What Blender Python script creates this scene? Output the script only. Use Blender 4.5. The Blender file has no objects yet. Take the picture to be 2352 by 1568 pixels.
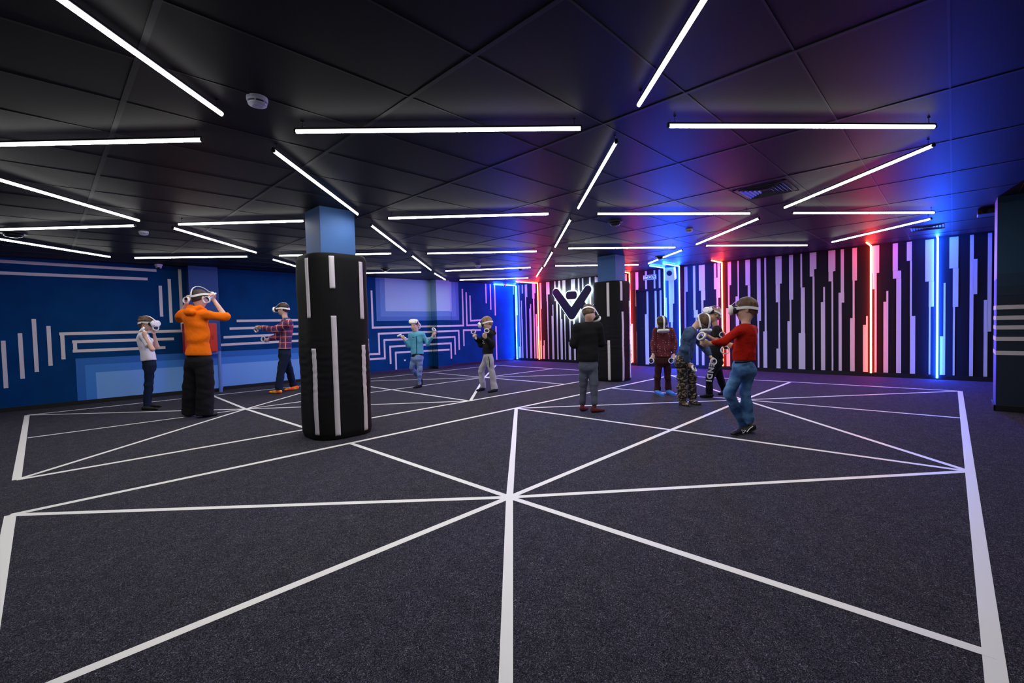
import bpy, bmesh, math, random
import numpy as np
from mathutils import Vector, Matrix
random.seed(7); np.random.seed(7)
S = bpy.context.scene
COL = S.collection
PI = math.pi
V3 = lambda *a: np.array(a, float)
nrm = lambda v: v/np.linalg.norm(v)

# ------------------------------------------------------------------ camera survey
F, PITCH, ROLL, YAW, CAMH = 1046.2465, 0.0330609, -0.0255325, 0.8009861, 1.15
_f = V3(0, math.cos(PITCH), -math.sin(PITCH)); _r = V3(1, 0, 0); _u = np.cross(_r, _f)
_c, _s = math.cos(ROLL), math.sin(ROLL)
_r, _u = _c*_r+_s*_u, -_s*_r+_c*_u
_M = np.array([[math.cos(YAW), math.sin(YAW), 0], [-math.sin(YAW), math.cos(YAW), 0], [0, 0, 1]])
CF, CR, CU = _M@_f, _M@_r, _M@_u
HF = nrm(V3(CF[0], CF[1], 0)); HR = nrm(V3(CR[0], CR[1], 0)); ZUP = V3(0, 0, 1)
C0 = V3(0, 0, CAMH)
def ray(px, py): return (px-1176)/F*CR-(py-784)/F*CU+CF
def onplane(px, py, n, d):
    v = ray(px, py); n = np.array(n, float); return C0+v*((d-C0@n)/(v@n))
def fl(px, py, z=0.): return onplane(px, py, (0, 0, 1), z)
def wx(px, py, x): return onplane(px, py, (1, 0, 0), x)
def wy(px, py, y): return onplane(px, py, (0, 1, 0), y)
def ceil_z(x): return 2.45+.009*x
def ce(px, py, off=0.): return onplane(px, py, (-.009, 0, 1), 2.45-off)
def at_depth(px, py, D): return C0+ray(px, py)*D
def depth(p): return float((np.array(p)-C0)@CF)
def cd(r, u, a): return r*HR+u*ZUP+a*HF       # right / up / away directions

# ------------------------------------------------------------------ materials
MATS = {}
def mat(name, col, rough=.6, metal=0., emit=None, estr=0., bump=0., bscale=60., spec=.5, sheen=0., bdist=.01):
    if name in MATS: return MATS[name]
    m = bpy.data.materials.new(name); m.use_nodes = True
    nt = m.node_tree; b = nt.nodes['Principled BSDF']
    b.inputs['Base Color'].default_value = (*col, 1)
    b.inputs['Roughness'].default_value = rough
    b.inputs['Metallic'].default_value = metal
    b.inputs['Specular IOR Level'].default_value = spec
    if sheen: b.inputs['Sheen Weight'].default_value = sheen
    if emit:
        b.inputs['Emission Color'].default_value = (*emit, 1); b.inputs['Emission Strength'].default_value = estr
    if bump:
        t = nt.nodes.new('ShaderNodeTexCoord'); n = nt.nodes.new('ShaderNodeTexNoise'); n.inputs['Scale'].default_value = bscale
        n.inputs['Detail'].default_value = 3
        bp = nt.nodes.new('ShaderNodeBump'); bp.inputs['Strength'].default_value = bump; bp.inputs['Distance'].default_value = bdist
        nt.links.new(t.outputs['Object'], n.inputs['Vector']); nt.links.new(n.outputs['Fac'], bp.inputs['Height'])
        nt.links.new(bp.outputs['Normal'], b.inputs['Normal'])
    MATS[name] = m
    return m
def var_mat(name, c1, c2, scale=5., rough=.8, lo=.35, hi=.65, bump=0., detail=3., stretch=None, sheen=0.):
    """two-tone noise-mottled surface"""
    m = mat(name, c1, rough, bump=bump, bscale=max(scale*2, 12), sheen=sheen, bdist=.03); nt = m.node_tree; b = nt.nodes['Principled BSDF']
    t = nt.nodes.new('ShaderNodeTexCoord'); n = nt.nodes.new('ShaderNodeTexNoise'); n.inputs['Scale'].default_value = scale
    n.inputs['Detail'].default_value = detail
    src = t.outputs['Object']
    if stretch:
        mp = nt.nodes.new('ShaderNodeMapping'); mp.inputs['Scale'].default_value = stretch
        nt.links.new(src, mp.inputs['Vector']); src = mp.outputs['Vector']
    cr = nt.nodes.new('ShaderNodeValToRGB'); cr.color_ramp.elements[0].position = lo; cr.color_ramp.elements[1].position = hi
    cr.color_ramp.elements[0].color = (*c1, 1); cr.color_ramp.elements[1].color = (*c2, 1)
    nt.links.new(src, n.inputs['Vector']); nt.links.new(n.outputs['Fac'], cr.inputs['Fac'])
    nt.links.new(cr.outputs['Color'], b.inputs['Base Color'])
    return m

# ------------------------------------------------------------------ objects
def tag(o, label=None, cat=None, group=None, kind=None):
    if label: o['label'] = label
    if cat: o['category'] = cat
    if group: o['group'] = group
    if kind: o['kind'] = kind
    return o
def mesh_obj(name, verts, faces, m, parent=None, smooth=False, bevel=0., origin=None):
    me = bpy.data.meshes.new(name); verts = np.array(verts, float)
    if origin is None: origin = V3(0, 0, 0) if parent is not None or not len(verts) else verts.mean(0)*0
    me.from_pydata((verts-origin).tolist(), [], faces if isinstance(faces, list) else faces.tolist())
    me.update(); bm = bmesh.new(); bm.from_mesh(me); bmesh.ops.recalc_face_normals(bm, faces=bm.faces); bm.to_mesh(me); bm.free()
    if smooth: me.polygons.foreach_set('use_smooth', [True]*len(me.polygons))
    me.materials.append(m)
    o = bpy.data.objects.new(name, me); COL.objects.link(o); o.location = origin
    if bevel:
        md = o.modifiers.new('Bevel', 'BEVEL'); md.width = bevel; md.segments = 2; md.limit_method = 'ANGLE'
    if parent is not None: attach(o, parent)
    return o
def attach(o, p):
    o.parent = p; o.matrix_parent_inverse = (Matrix.Translation(p.location) @ p.rotation_euler.to_matrix().to_4x4()).inverted()
def empty(name, loc, label, cat, group=None):
    o = bpy.data.objects.new(name, None); o.empty_display_size = .1; COL.objects.link(o); o.location = loc
    return tag(o, label, cat, group)

def smooth_path(P, n=4):
    P = [np.array(p, float) for p in P]; out = []
    for i in range(len(P)-1):
        a = P[max(i-1, 0)]; b = P[i]; c = P[i+1]; d = P[min(i+2, len(P)-1)]
        for j in range(n):
            t = j/n; out.append(.5*((2*b)+(-a+c)*t+(2*a-5*b+4*c-d)*t*t+(-a+3*b-3*c+d)*t**3))
    return out+[P[-1]]
class MB:
    def __init__(s): s.v = []; s.f = []
    def add(s, v, f):
        k = len(s.v); s.v += [tuple(map(float, p)) for p in v]; s.f += [tuple(i+k for i in q) for q in f]; return s
    def box(s, c, h, ax=None):
        ax = np.eye(3) if ax is None else np.array(ax); c = np.array(c, float)
        v = [c+i*h[0]*ax[0]+j*h[1]*ax[1]+k*h[2]*ax[2] for i in (-1, 1) for j in (-1, 1) for k in (-1, 1)]
        return s.add(v, [(0, 1, 3, 2), (4, 6, 7, 5), (0, 4, 5, 1), (2, 3, 7, 6), (0, 2, 6, 4), (1, 5, 7, 3)])
    def aabb(s, a, b):
        a = np.array(a, float); b = np.array(b, float); return s.box((a+b)/2, np.abs(b-a)/2)
    def cyl(s, a, b, ra, rb=None, n=16, caps=True):
        a = np.array(a, float); b = np.array(b, float); rb = ra if rb is None else rb
        d = nrm(b-a); t = V3(0, 0, 1) if abs(d[2]) < .9 else V3(1, 0, 0); x = nrm(np.cross(d, t)); y = np.cross(d, x)
        v = []
        for p, r in ((a, ra), (b, rb)):
            v += [p+r*(math.cos(2*PI*i/n)*x+math.sin(2*PI*i/n)*y) for i in range(n)]
        f = [(i, (i+1) % n, n+(i+1) % n, n+i) for i in range(n)]
        if caps: f += [tuple(range(n))[::-1], tuple(range(n, 2*n))]
        return s.add(v, f)
    def lathe(s, c, prof, axis=(0, 0, 1), n=24):
        c = np.array(c, float); d = nrm(np.array(axis, float)); t = V3(1, 0, 0) if abs(d[0]) < .9 else V3(0, 1, 0)
        x = nrm(np.cross(d, t)); y = np.cross(d, x); v = []; f = []
        for r, h in prof: v += [c+d*h+r*(math.cos(2*PI*i/n)*x+math.sin(2*PI*i/n)*y) for i in range(n)]
        for k in range(len(prof)-1):
            f += [(k*n+i, k*n+(i+1) % n, (k+1)*n+(i+1) % n, (k+1)*n+i) for i in range(n)]
        f += [tuple(range(n))[::-1], tuple(range((len(prof)-1)*n, len(prof)*n))]
        return s.add(v, f)
    def sweep(s, pts, wdir, w, t, closed=False):
        """flat band: cross-section w along wdir_i, t along normal"""
        n = len(pts); P = [np.array(p, float) for p in pts]; v = []
        for i in range(n):
            a = P[(i-1) % n] if (closed or i > 0) else P[i]; b = P[(i+1) % n] if (closed or i < n-1) else P[i]
            d = nrm(b-a); wd = wdir[i] if isinstance(wdir, list) else wdir
            wd = nrm(wd-d*(wd@d)); nn = np.cross(d, wd); ww = w[i] if isinstance(w, (list, tuple)) else w
            for (p, q) in ((-1, -1), (1, -1), (1, 1), (-1, 1)): v.append(P[i]+wd*ww*p/2+nn*t*q/2)
        f = []
        for i in range(n if closed else n-1):
            j = (i+1) % n
            f += [(i*4+k, i*4+(k+1) % 4, j*4+(k+1) % 4, j*4+k) for k in range(4)]
        if not closed: f += [(0, 1, 2, 3), tuple(4*(n-1)+k for k in range(4))]
        return s.add(v, f)
    def tube(s, pts, r, n=8, closed=False, ell=None):
        P = [np.array(p, float) for p in pts]; m = len(P); v = []
        up = V3(.123, .31, .95)
        for i in range(m):
            a = P[(i-1) % m] if (closed or i > 0) else P[i]; b = P[(i+1) % m] if (closed or i < m-1) else P[i]
            d = nrm(b-a); x = nrm(up-d*(up@d)); y = np.cross(d, x); up = x; rr = r[i] if isinstance(r, (list, tuple)) else r
            v += [P[i]+rr*(math.cos(2*PI*k/n)*x+math.sin(2*PI*k/n)*y) for k in range(n)]
        f = []
        for i in range(m if closed else m-1):
            j = (i+1) % m
            f += [(i*n+k, i*n+(k+1) % n, j*n+(k+1) % n, j*n+k) for k in range(n)]
        if not closed: f += [tuple(range(n)), tuple(range((m-1)*n, m*n))]
        return s.add(v, f)
    def prism(s, poly, d):
        """polygon (3D pts) extruded by vector d"""
        n = len(poly); P = [np.array(p, float) for p in poly]; d = np.array(d, float)
        return s.add(P+[p+d for p in P], [tuple(range(n)), tuple(range(n, 2*n))[::-1]]+[(i, n+i, n+(i+1) % n, (i+1) % n) for i in range(n)])
    def build(s, name, m, parent=None, smooth=False, bevel=0.):
        return mesh_obj(name, s.v, s.f, m, parent, smooth, bevel)

# ------------------------------------------------------------------ colours
M_black = mat('black_paint', (.010, .010, .014), .6, spec=.15)
M_white = mat('white_paint', (.72, .70, .74), .6)
M_tape = mat('white_tape', (.80, .80, .80), .5)
M_tape2 = mat('wall_tape', (.62, .58, .64), .55)
M_blue = var_mat('blue_wall_paint', (.0008, .034, .140), (.0014, .044, .170), 3, .7); M_blue.node_tree.nodes['Principled BSDF'].inputs['Specular IOR Level'].default_value = .06
M_blue1 = mat('mid_blue_paint', (.006, .12, .48), .6)
M_blue2 = mat('light_blue_paint', (.03, .20, .66), .6)
M_blue3 = mat('pale_blue_paint', (.15, .37, .84), .6)
M_lav1 = mat('lavender_blue_a', (.04, .15, .42), .6)
M_lav2 = mat('lavender_blue_b', (.08, .22, .50), .6)
M_lav3 = mat('lavender_blue_c', (.29, .45, .66), .6)
M_shaft = mat('column_blue_paint', (.048, .125, .33), .6, spec=.2)
M_ceil = mat('black_ceiling_paint', (.014, .0138, .017), .48, bump=.05, bscale=1.2, spec=.085)
M_batten = mat('ceiling_batten_paint', (.024, .023, .027), .5, spec=.18)
M_plastic = mat('white_plastic', (.82, .82, .84), .35)
M_dark = mat('dark_plastic', (.01, .01, .012), .4)
M_tube = mat('tube_glow', (.9, .9, .9), .4, emit=(1, .97, .93), estr=225)
M_side = mat('tube_side_glow', (.9, .9, .9), .4, emit=(1, .97, .93), estr=5.5)
M_red = mat('red_neon_glow', (.9, .5, .4), .4, emit=(1., .045, .010), estr=80)
M_bluen = mat('blue_neon_glow', (.5, .6, .9), .4, emit=(.010, .080, 1.), estr=370)
M_cyan = mat('white_sign_glow', (.8, .9, .9), .4, emit=(.72, .95, 1.), estr=225)
M_side = mat('tube_side_glow', (.9, .9, .9), .4, emit=(1, .97, .93), estr=5.5)
M_bloom = mat('bloom_glow', (.8, .9, .9), .4, emit=(.70, .95, 1.), estr=2.6)  # emission that imitates bloom around the backlit sign
M_house = mat('light_housing', (.015, .015, .015), .4, metal=.3)

def carpet():
    m = mat('charcoal_carpet', (.03, .03, .035), .95, spec=.12); nt = m.node_tree; b = nt.nodes['Principled BSDF']
    t = nt.nodes.new('ShaderNodeTexCoord')
    n1 = nt.nodes.new('ShaderNodeTexNoise'); n1.inputs['Scale'].default_value = 105; n1.inputs['Detail'].default_value = 5; n1.inputs['Roughness'].default_value = .75; n1.inputs['Distortion'].default_value = 2.6
    n2 = nt.nodes.new('ShaderNodeTexNoise'); n2.inputs['Scale'].default_value = 9; n2.inputs['Detail'].default_value = 5
    cr = nt.nodes.new('ShaderNodeValToRGB'); e = cr.color_ramp.elements
    e[0].position = .42; e[0].color = (.006, .006, .011, 1); e[1].position = .69; e[1].color = (.34, .33, .42, 1)
    k = cr.color_ramp.elements.new(.53); k.color = (.026, .0255, .037, 1)
    mx = nt.nodes.new('ShaderNodeMixRGB'); mx.blend_type = 'MULTIPLY'; mx.inputs['Fac'].default_value = .55
    c2 = nt.nodes.new('ShaderNodeValToRGB'); c2.color_ramp.elements[0].position = .3; c2.color_ramp.elements[0].color = (.45, .45, .5, 1); c2.color_ramp.elements[1].position = .7
    bp = nt.nodes.new('ShaderNodeBump'); bp.inputs['Strength'].default_value = .5; bp.inputs['Distance'].default_value = .004
    for n in (n1, n2): nt.links.new(t.outputs['Object'], n.inputs['Vector'])
    nt.links.new(n1.outputs['Fac'], cr.inputs['Fac']); nt.links.new(n2.outputs['Fac'], c2.inputs['Fac'])
    nt.links.new(cr.outputs['Color'], mx.inputs['Color1']); nt.links.new(c2.outputs['Color'], mx.inputs['Color2'])
    nt.links.new(mx.outputs['Color'], b.inputs['Base Color']); nt.links.new(n1.outputs['Fac'], bp.inputs['Height']); nt.links.new(bp.outputs['Normal'], b.inputs['Normal'])
    return m
M_carpet = carpet()

# ------------------------------------------------------------------ room shell
XN, XW, YW, YB = -2.6, 11.2, 10.75, -1.3      # room limits
YB2 = -2.6
def struct(mb, name, m, **k): return tag(mb.build(name, m, **k), kind='structure')
floor = struct(MB().aabb((XN-.2, YB2-.2, -.1), (XW+.2, YW+.2, 0)), 'floor', M_carpet)
a, b = XN-.2, XW+.2
cv = [(x, y, ceil_z(x)+dz) for x in (a, b) for y in (YB2-.2, YW+.2) for dz in (0, .1)]
ceiling = struct(MB().add(cv, [(0, 1, 3, 2), (4, 6, 7, 5), (0, 4, 5, 1), (2, 3, 7, 6), (0, 2, 6, 4), (1, 5, 7, 3)]), 'ceiling', M_ceil)
g = MB()
def batten(p0, p1, w, h=.006):
    p0 = V3(*p0, ceil_z(p0[0])-h/2); p1 = V3(*p1, ceil_z(p1[0])-h/2); d = nrm(p1-p0); g.sweep([p0, p1], np.cross(d, ZUP), w, h)
xs = [.37+1.14*k for k in range(-3, 10)]; ys = [.02+.55*k for k in range(-4, 20)]
for x in xs: batten((x, YB2), (x, YW), .026, .004)
for y in ys: batten((XN, y), (XW, y), .010, .003)
g.build('ceiling_grid', M_batten, ceiling)

wl = struct(MB().aabb((XN-.2, YW, 0), (XW+.2, YW+.2, 2.62)), 'wall_left', M_blue)
wr = struct(MB().aabb((XW, YB2, 0), (XW+.2, YW, 2.62)), 'wall_right', M_black)
struct(MB().aabb((XN-.2, YB2-.2, 0), (XN, YW, 2.62)), 'wall_near', M_blue)
struct(MB().aabb((XN, YB2-.2, 0), (XW+.2, YB2, 2.62)), 'wall_front', M_black)
M_base = mat('black_baseboard', (.006, .006, .008), .4)
# pilasters on the blue wall
PIL1 = (2.0, 2.49, 10.52); PIL2 = (7.79, 8.27, 10.48)
pil = []
for x0, x1, y in (PIL1, PIL2):
    p = MB().aabb((x0, y, 0), (x1, YW, 2.6)).build('pilaster', mat('pilaster_blue_paint', (.004, .055, .26), .6) if x0 < 3 else M_blue, wl, bevel=.004); pil.append(p)
bb = MB().aabb((XN, YW-.014, 0), (PIL1[0], YW, .07)).aabb((PIL1[1], YW-.014, 0), (PIL2[0], YW, .07)).aabb((PIL2[1], YW-.014, 0), (XW, YW, .07))
for x0, x1, y in (PIL1, PIL2): bb.aabb((x0-.014, y-.014, 0), (x1+.014, y, .07)).aabb((x0-.014, y, 0), (x0, YW, .07)).aabb((x1, y, 0), (x1+.014, YW, .07))
struct(bb, 'baseboard_left', M_base)
# wall pilaster between the blue tubes on the striped wall
PX0 = 10.95; PY0, PY1 = 4.84, 5.23
pp = MB().aabb((PX0, PY0, 0), (XW, PY1, 2.6)).build('pilaster', M_black, wr)
struct(MB().aabb((XW-.016, YB2, 0), (XW, PY0, .07)).aabb((XW-.016, PY1, 0), (XW, YW, .07)).aabb((PX0-.016, PY0-.016, 0), (PX0, PY1+.016, .07)), 'baseboard_right', M_base)
# blue wall end standing forward at the right edge
WPX = 7.87
wp = struct(MB().aabb((WPX, YB2, 0), (8.35, -.37, 2.56)), 'wall_end', mat('navy_paint', (.003, .012, .035), .6))
def pr(x0y, x1y, z0, z1, m, name='painted_band'):
    MB().aabb((WPX-.003, x0y, z0), (WPX, x1y, z1)).build(name, m, wp)
def zt(px, py): return wx(px, py, WPX)[2]
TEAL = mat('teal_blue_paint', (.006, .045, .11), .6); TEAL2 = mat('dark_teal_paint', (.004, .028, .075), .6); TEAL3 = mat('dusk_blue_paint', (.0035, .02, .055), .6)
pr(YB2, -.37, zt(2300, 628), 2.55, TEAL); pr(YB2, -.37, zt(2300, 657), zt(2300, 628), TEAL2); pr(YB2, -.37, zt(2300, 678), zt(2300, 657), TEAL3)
side = mat('pale_violet_lit_paint', (.35, .33, .62), .6); sideb = mat('side_blue_lit_paint', (.02, .07, .36), .6)  # blue light on the narrow side face is put into these colours
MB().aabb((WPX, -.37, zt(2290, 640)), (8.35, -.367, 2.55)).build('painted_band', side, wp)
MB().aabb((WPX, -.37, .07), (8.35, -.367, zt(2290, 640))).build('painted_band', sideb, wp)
for yy in (704, 728, 750, 776, 808):
    z = zt(2290, yy+2); 
    MB().aabb((WPX-.005, YB2, z-.024), (WPX-.003, -.365, z+.024)).aabb((WPX-.005, -.367, z-.024), (8.35, -.364, z+.024)).build('tape_strip', M_tape2, wp)
struct(MB().aabb((WPX-.02, YB2, 0), (WPX, -.35, .07)).aabb((WPX-.02, -.37, 0), (8.35, -.35, .07)), 'baseboard_end', M_base, bevel=.004)

# ------------------------------------------------------------------ floor tape
def ftape(p0, p1, w=.047, lvl=0):
    z = .0006+.00012*lvl; p0 = V3(*p0, z); p1 = V3(*p1, z); d = nrm(p1-p0)
    MB().sweep([p0, p1], np.cross(d, ZUP), w, .0004).build('floor_tape', M_tape, floor)
K = dict(a=(-.19, 4.43), b=(9.47, 4.40), c=(9.62, -.08), d=(-.19, -.11), ma=(2.15, 4.415), mb=(4.59, 4.40), mc=(7.05, 4.37), na=(2.19, -.11), nb=(4.70, -.09), nc=(7.1, -.085),
         s1=(2.148, 2.142), s2=(7.045, 2.18), l=(-.19, 2.15), r=(9.5, 2.14))
B = dict(a=(-.19, 5.5), b=(9.42, 5.40), c=(9.44, 9.84), d=(-.2, 10.02), ma=(2.15, 5.46), mb=(4.62, 5.42), mc=(7.04, 5.41), na=(2.18, 9.96), nb=(4.6, 9.9), nc=(7.03, 9.87),
         s1=(2.112, 7.713), s2=(7.0, 7.69), l=(-.16, 7.715), r=(9.38, 7.62))
for Q in (K, B):
    fr = .055
    ftape(Q['a'], Q['b'], fr, 0); ftape(Q['b'], Q['c'], fr, 1); ftape(Q['c'], Q['d'], fr, 2); ftape(Q['d'], Q['a'], fr, 3)
    ftape(Q['mb'], Q['nb'], .047, 4)
    for e in ('a', 'ma', 'mb', 'nb', 'na', 'd', 'l'): ftape(Q['s1'], Q[e], .047, 5+'a ma mb nb na d l'.split().index(e)*.3)
    for e in ('mb', 'mc', 'b', 'r', 'c', 'nc', 'nb'): ftape(Q['s2'], Q[e], .047, 5+'mb mc b r c nc nb'.split().index(e)*.3)
    ftape(Q['s1'], Q['s2'], .047, 8)

# ------------------------------------------------------------------ blue wall: tape lines and painted panels
def surf(px, py):
    """which face of the blue wall a survey ray meets -> (point, outward normal)"""
    for (x0, x1, y) in (PIL1, PIL2):
        p = wy(px, py, y)
        if x0 <= p[0] <= x1: return p, V3(0, -1, 0)
        q = wx(px, py, x0)
        if y <= q[1] <= YW: return q, V3(-1, 0, 0)
    return wy(px, py, YW), V3(0, -1, 0)
STRIPN = [0]
def wall_strip(name, pts, m, w=.05, off=.003, parent=wl):
    """strip through surveyed points, folded round the pilasters"""
    mb = MB(); STRIPN[0] += 1; off = off+.00012*(STRIPN[0] % 12)
    for (p, q) in zip(pts[:-1], pts[1:]):
        N = max(2, int(abs(q[0]-p[0])/3)+2); runs = []; 
        for i in range(N):
            t = i/(N-1); P, n = surf(p[0]+(q[0]-p[0])*t, p[1]+(q[1]-p[1])*t)
            key = (tuple(n), round(float(P@n), 3))
            if runs and runs[-1][0] == key: runs[-1][2] = P
            else: runs.append([key, P, P.copy()])
        for key, A, Bp in runs:
            n = np.array(key[0]); L = np.linalg.norm(Bp-A)
            if L < .01: continue
            d = (Bp-A)/L
            vert = abs(d[2]) > .7
            if vert: mid = (A+Bp)/2; A = V3(mid[0], mid[1], A[2]); Bp = V3(mid[0], mid[1], Bp[2]); d = nrm(Bp-A)
            e = w/2 if not vert else 0
            mb.sweep([A-d*e*.9+n*off, Bp+d*e*.9+n*off], np.cross(d, n), w, .002)
    if mb.v: mb.build(name, m, parent)
def S_(ox, oy, k): return lambda *p: [(ox+x/k, oy+y/k) for x, y in p]
A_ = S_(0, 560, 3.564); Bc = S_(400, 560, 3.266); E_ = S_(830, 620, 6.029); F_ = S_(980, 620, 6.03)
def ws(P): wall_strip('tape_strip', P, M_tape2)
for P in ([(26, 792), (50, 1180)], [(163, 731), (186, 1103)], [(275, 614), (303, 1047)], [(396, 672), (415, 997)], [(507, 724), (522, 944)],
          [(500, 736), (1488, 712)], [(1473, 207), (1490, 712)], [(606, 801), (1412, 777)], [(612, 795), (618, 885)], [(610, 877), (1342, 848)],
          [(-600, 105), (1268, 217)], [(-600, 212), (1195, 287)], [(1312, 342), (1323, 595)], [(1384, 288), (1402, 644)]): ws(A_(*P))
for P in ([(478, 577), (1300, 566)], [(425, 635), (1300, 606)], [(380, 700), (1300, 657)], [(355, 757), (1300, 706)]): ws(Bc(*P))
for P in ([(65, 330), (80, 760)], [(140, 283), (156, 797)], [(238, 880), (250, 1160)], [(36, 1168), (250, 1160)], [(317, 970), (325, 1222)], [(36, 1241), (325, 1222)],
          [(397, 1058), (405, 1300)], [(474, 1142), (484, 1392)], [(90, 953), (107, 1435)], [(36, 1027), (50, 1438)]): ws(E_(*P))
for (p, q) in (((155, 797), (508, 768)), ((237, 881), (441, 840)), ((317, 970), (388, 925)), ((397, 1060), (335, 1013)), ((474, 1142), (308, 1102))):
    wall_strip('tape_strip', E_(p)+F_(q), M_tape2)
for P in ([(490, 260), (508, 768)], [(441, 840), (452, 1105)], [(388, 925), (397, 1170)], [(335, 1013), (343, 1226)], [(545, 307), (558, 765)], [(558, 765), (900, 755)],
          [(599, 352), (608, 702)], [(608, 702), (745, 692)], [(510, 832), (742, 830)], [(510, 835), (516, 1050)], [(817, 190), (823, 460)], [(878, 195), (888, 548)],
          [(938, 200), (951, 628)], [(957, 778), (972, 1260)]): ws(F_(*P))
def wall_panel(x0, x1, z0, z1, m, lvl):
    """painted panel on the blue wall between x0..x1, folded round both pilasters"""
    o = .0004+.0004*lvl; mb = MB()
    segs = []; cur = x0
    for (a, b, y) in (PIL1, PIL2):
        if x1 > a and x0 < b:
            if cur < a: segs.append(('w', cur, a))
            segs.append(('s', a, y)); segs.append(('p', a, min(b, x1), y)); segs.append(('t', b, y)); cur = b
    if cur < x1: segs.append(('w', cur, x1))
    for s in segs:
        if s[0] == 'w': mb.aabb((s[1], YW-o-.0004, z0), (s[2], YW-o, z1))
        elif s[0] == 'p': mb.aabb((s[1], s[3]-o-.0004, z0), (s[2], s[3]-o, z1))
        elif s[0] == 's': mb.aabb((s[1]-o-.0004, s[2]-o-.0004, z0), (s[1]-o, YW, z1))
        else: mb.aabb((s[1]+o, s[2], z0), (s[1]+o+.0004, YW, z1))
    mb.build('painted_panel', m, wl)
def wpt(fn, p): q = fn(p)[0]; return wy(q[0], q[1], YW)
for (tl, m, l) in (((617, 938), M_blue1, 0), ((694, 992), M_blue2, 1), ((784, 1052), M_blue3, 2)):
    p = wpt(A_, tl); wall_panel(p[0], 5.15-.3*l, .07, p[2], m, l)
for (bl, br, m, l) in (((213, 705), (450, 690), M_lav1, 0), ((270, 645), (408, 632), M_lav2, 1), ((336, 568), (350, 568), M_lav3, 2)):
    p = wpt(E_, bl); q = wpt(F_, br); wall_panel(p[0], q[0], p[2], 2.53, m, l)

# ------------------------------------------------------------------ striped wall
st = MB()
def stripe(fn, rows, X=XW, mb=None):
    mb = st if mb is None else mb
    for (x0, x1, y0, y1) in rows:
        (a0, b0), (a1, b1) = fn((x0, (y0+y1)/2))[0], fn((x1, (y0+y1)/2))[0]
        P = wx(a0, b0, X); Q = wx(a1, b1, X); T = wx(*fn(((x0+x1)/2, y0))[0], X); Bt = wx(*fn(((x0+x1)/2, y1))[0], X)
        z0 = max(Bt[2], .085) if Bt[2] > .16 else .085; z1 = min(T[2], ceil_z(X)-.004)
        if z1 > 2.44: z1 = ceil_z(X)-.03
        mb.aabb((X-.003, P[1], z0), (X, Q[1], z1))
R5 = S_(2060, 500, 3.4075); R4 = S_(1840, 540, 4.6125); R3 = S_(1640, 560, 4.9); R2 = S_(1430, 580, 5.408); R1 = S_(1140, 600, 6.029)
stripe(R5, [(78, 117, 188, 335), (103, 117, 335, 768), (103, 143, 768, 1247), (222, 290, 175, 497), (249, 290, 497, 695), (249, 263, 695, 1253), (365, 380, 510, 927), (337, 378, 927, 1257),
            (411, 481, 150, 394), (438, 481, 394, 697), (438, 453, 697, 1261), (569, 599, 133, 1265), (599, 630, 322, 597), (710, 742, 108, 890), (680, 710, 643, 890), (678, 708, 890, 1280)])
stripe(R4, [(92, 162, 177, 360), (92, 138, 360, 437), (124, 143, 437, 1460), (235, 253, 548, 708), (211, 255, 708, 1465), (289, 363, 155, 383), (291, 338, 383, 487), (323, 341, 487, 1468),
            (420, 454, 143, 608), (397, 457, 608, 713), (398, 430, 713, 1472), (543, 592, 130, 480), (546, 567, 480, 878), (520, 568, 878, 1478), (688, 706, 857, 950), (656, 706, 950, 1482),
            (752, 827, 105, 400), (757, 800, 400, 570), (779, 800, 570, 1487), (903, 924, 590, 705), (872, 923, 705, 1493), (971, 1025, 85, 377), (973, 1060, 377, 458), (1008, 1060, 458, 1498)])
stripe(R3, [(155, 192, 192, 463), (158, 175, 463, 722), (140, 180, 722, 1410), (265, 279, 182, 590), (247, 285, 590, 1395), (353, 405, 170, 463), (382, 410, 463, 900), (372, 412, 900, 1415), (484, 526, 157, 865), (491, 509, 865, 1425),
            (569, 589, 150, 985), (556, 598, 985, 1430), (692, 762, 130, 447), (695, 742, 447, 655), (724, 743, 655, 1178), (703, 747, 1178, 1437), (845, 890, 117, 628), (852, 870, 628, 868), (828, 873, 868, 1441),
            (972, 992, 107, 490), (978, 1022, 490, 1003), (954, 1027, 1003, 1447)])
R2b = S_(1440, 600, 9.046)
stripe(R2b, [(1808, 1855, 28, 340), (1883, 1936, 28, 340), (1810, 1936, 340, 575), (1857, 1936, 575, 755), (1866, 1900, 755, 1440)])
stripe(R2, [(160, 195, 222, 440), (163, 196, 440, 550), (163, 181, 550, 668), (177, 200, 983, 1430), (725, 736, 165, 605), (733, 758, 605, 1425), (765, 806, 160, 487), (770, 790, 487, 1300), (758, 792, 1300, 1428),
            (877, 905, 150, 713), (885, 935, 713, 805), (912, 940, 805, 1432), (948, 1022, 140, 470), (975, 1027, 470, 590), (982, 1006, 590, 1100), (986, 1016, 1100, 1432), (110, 133, 885, 1400), (78, 92, 360, 740), (84, 98, 870, 1380)])
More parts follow.
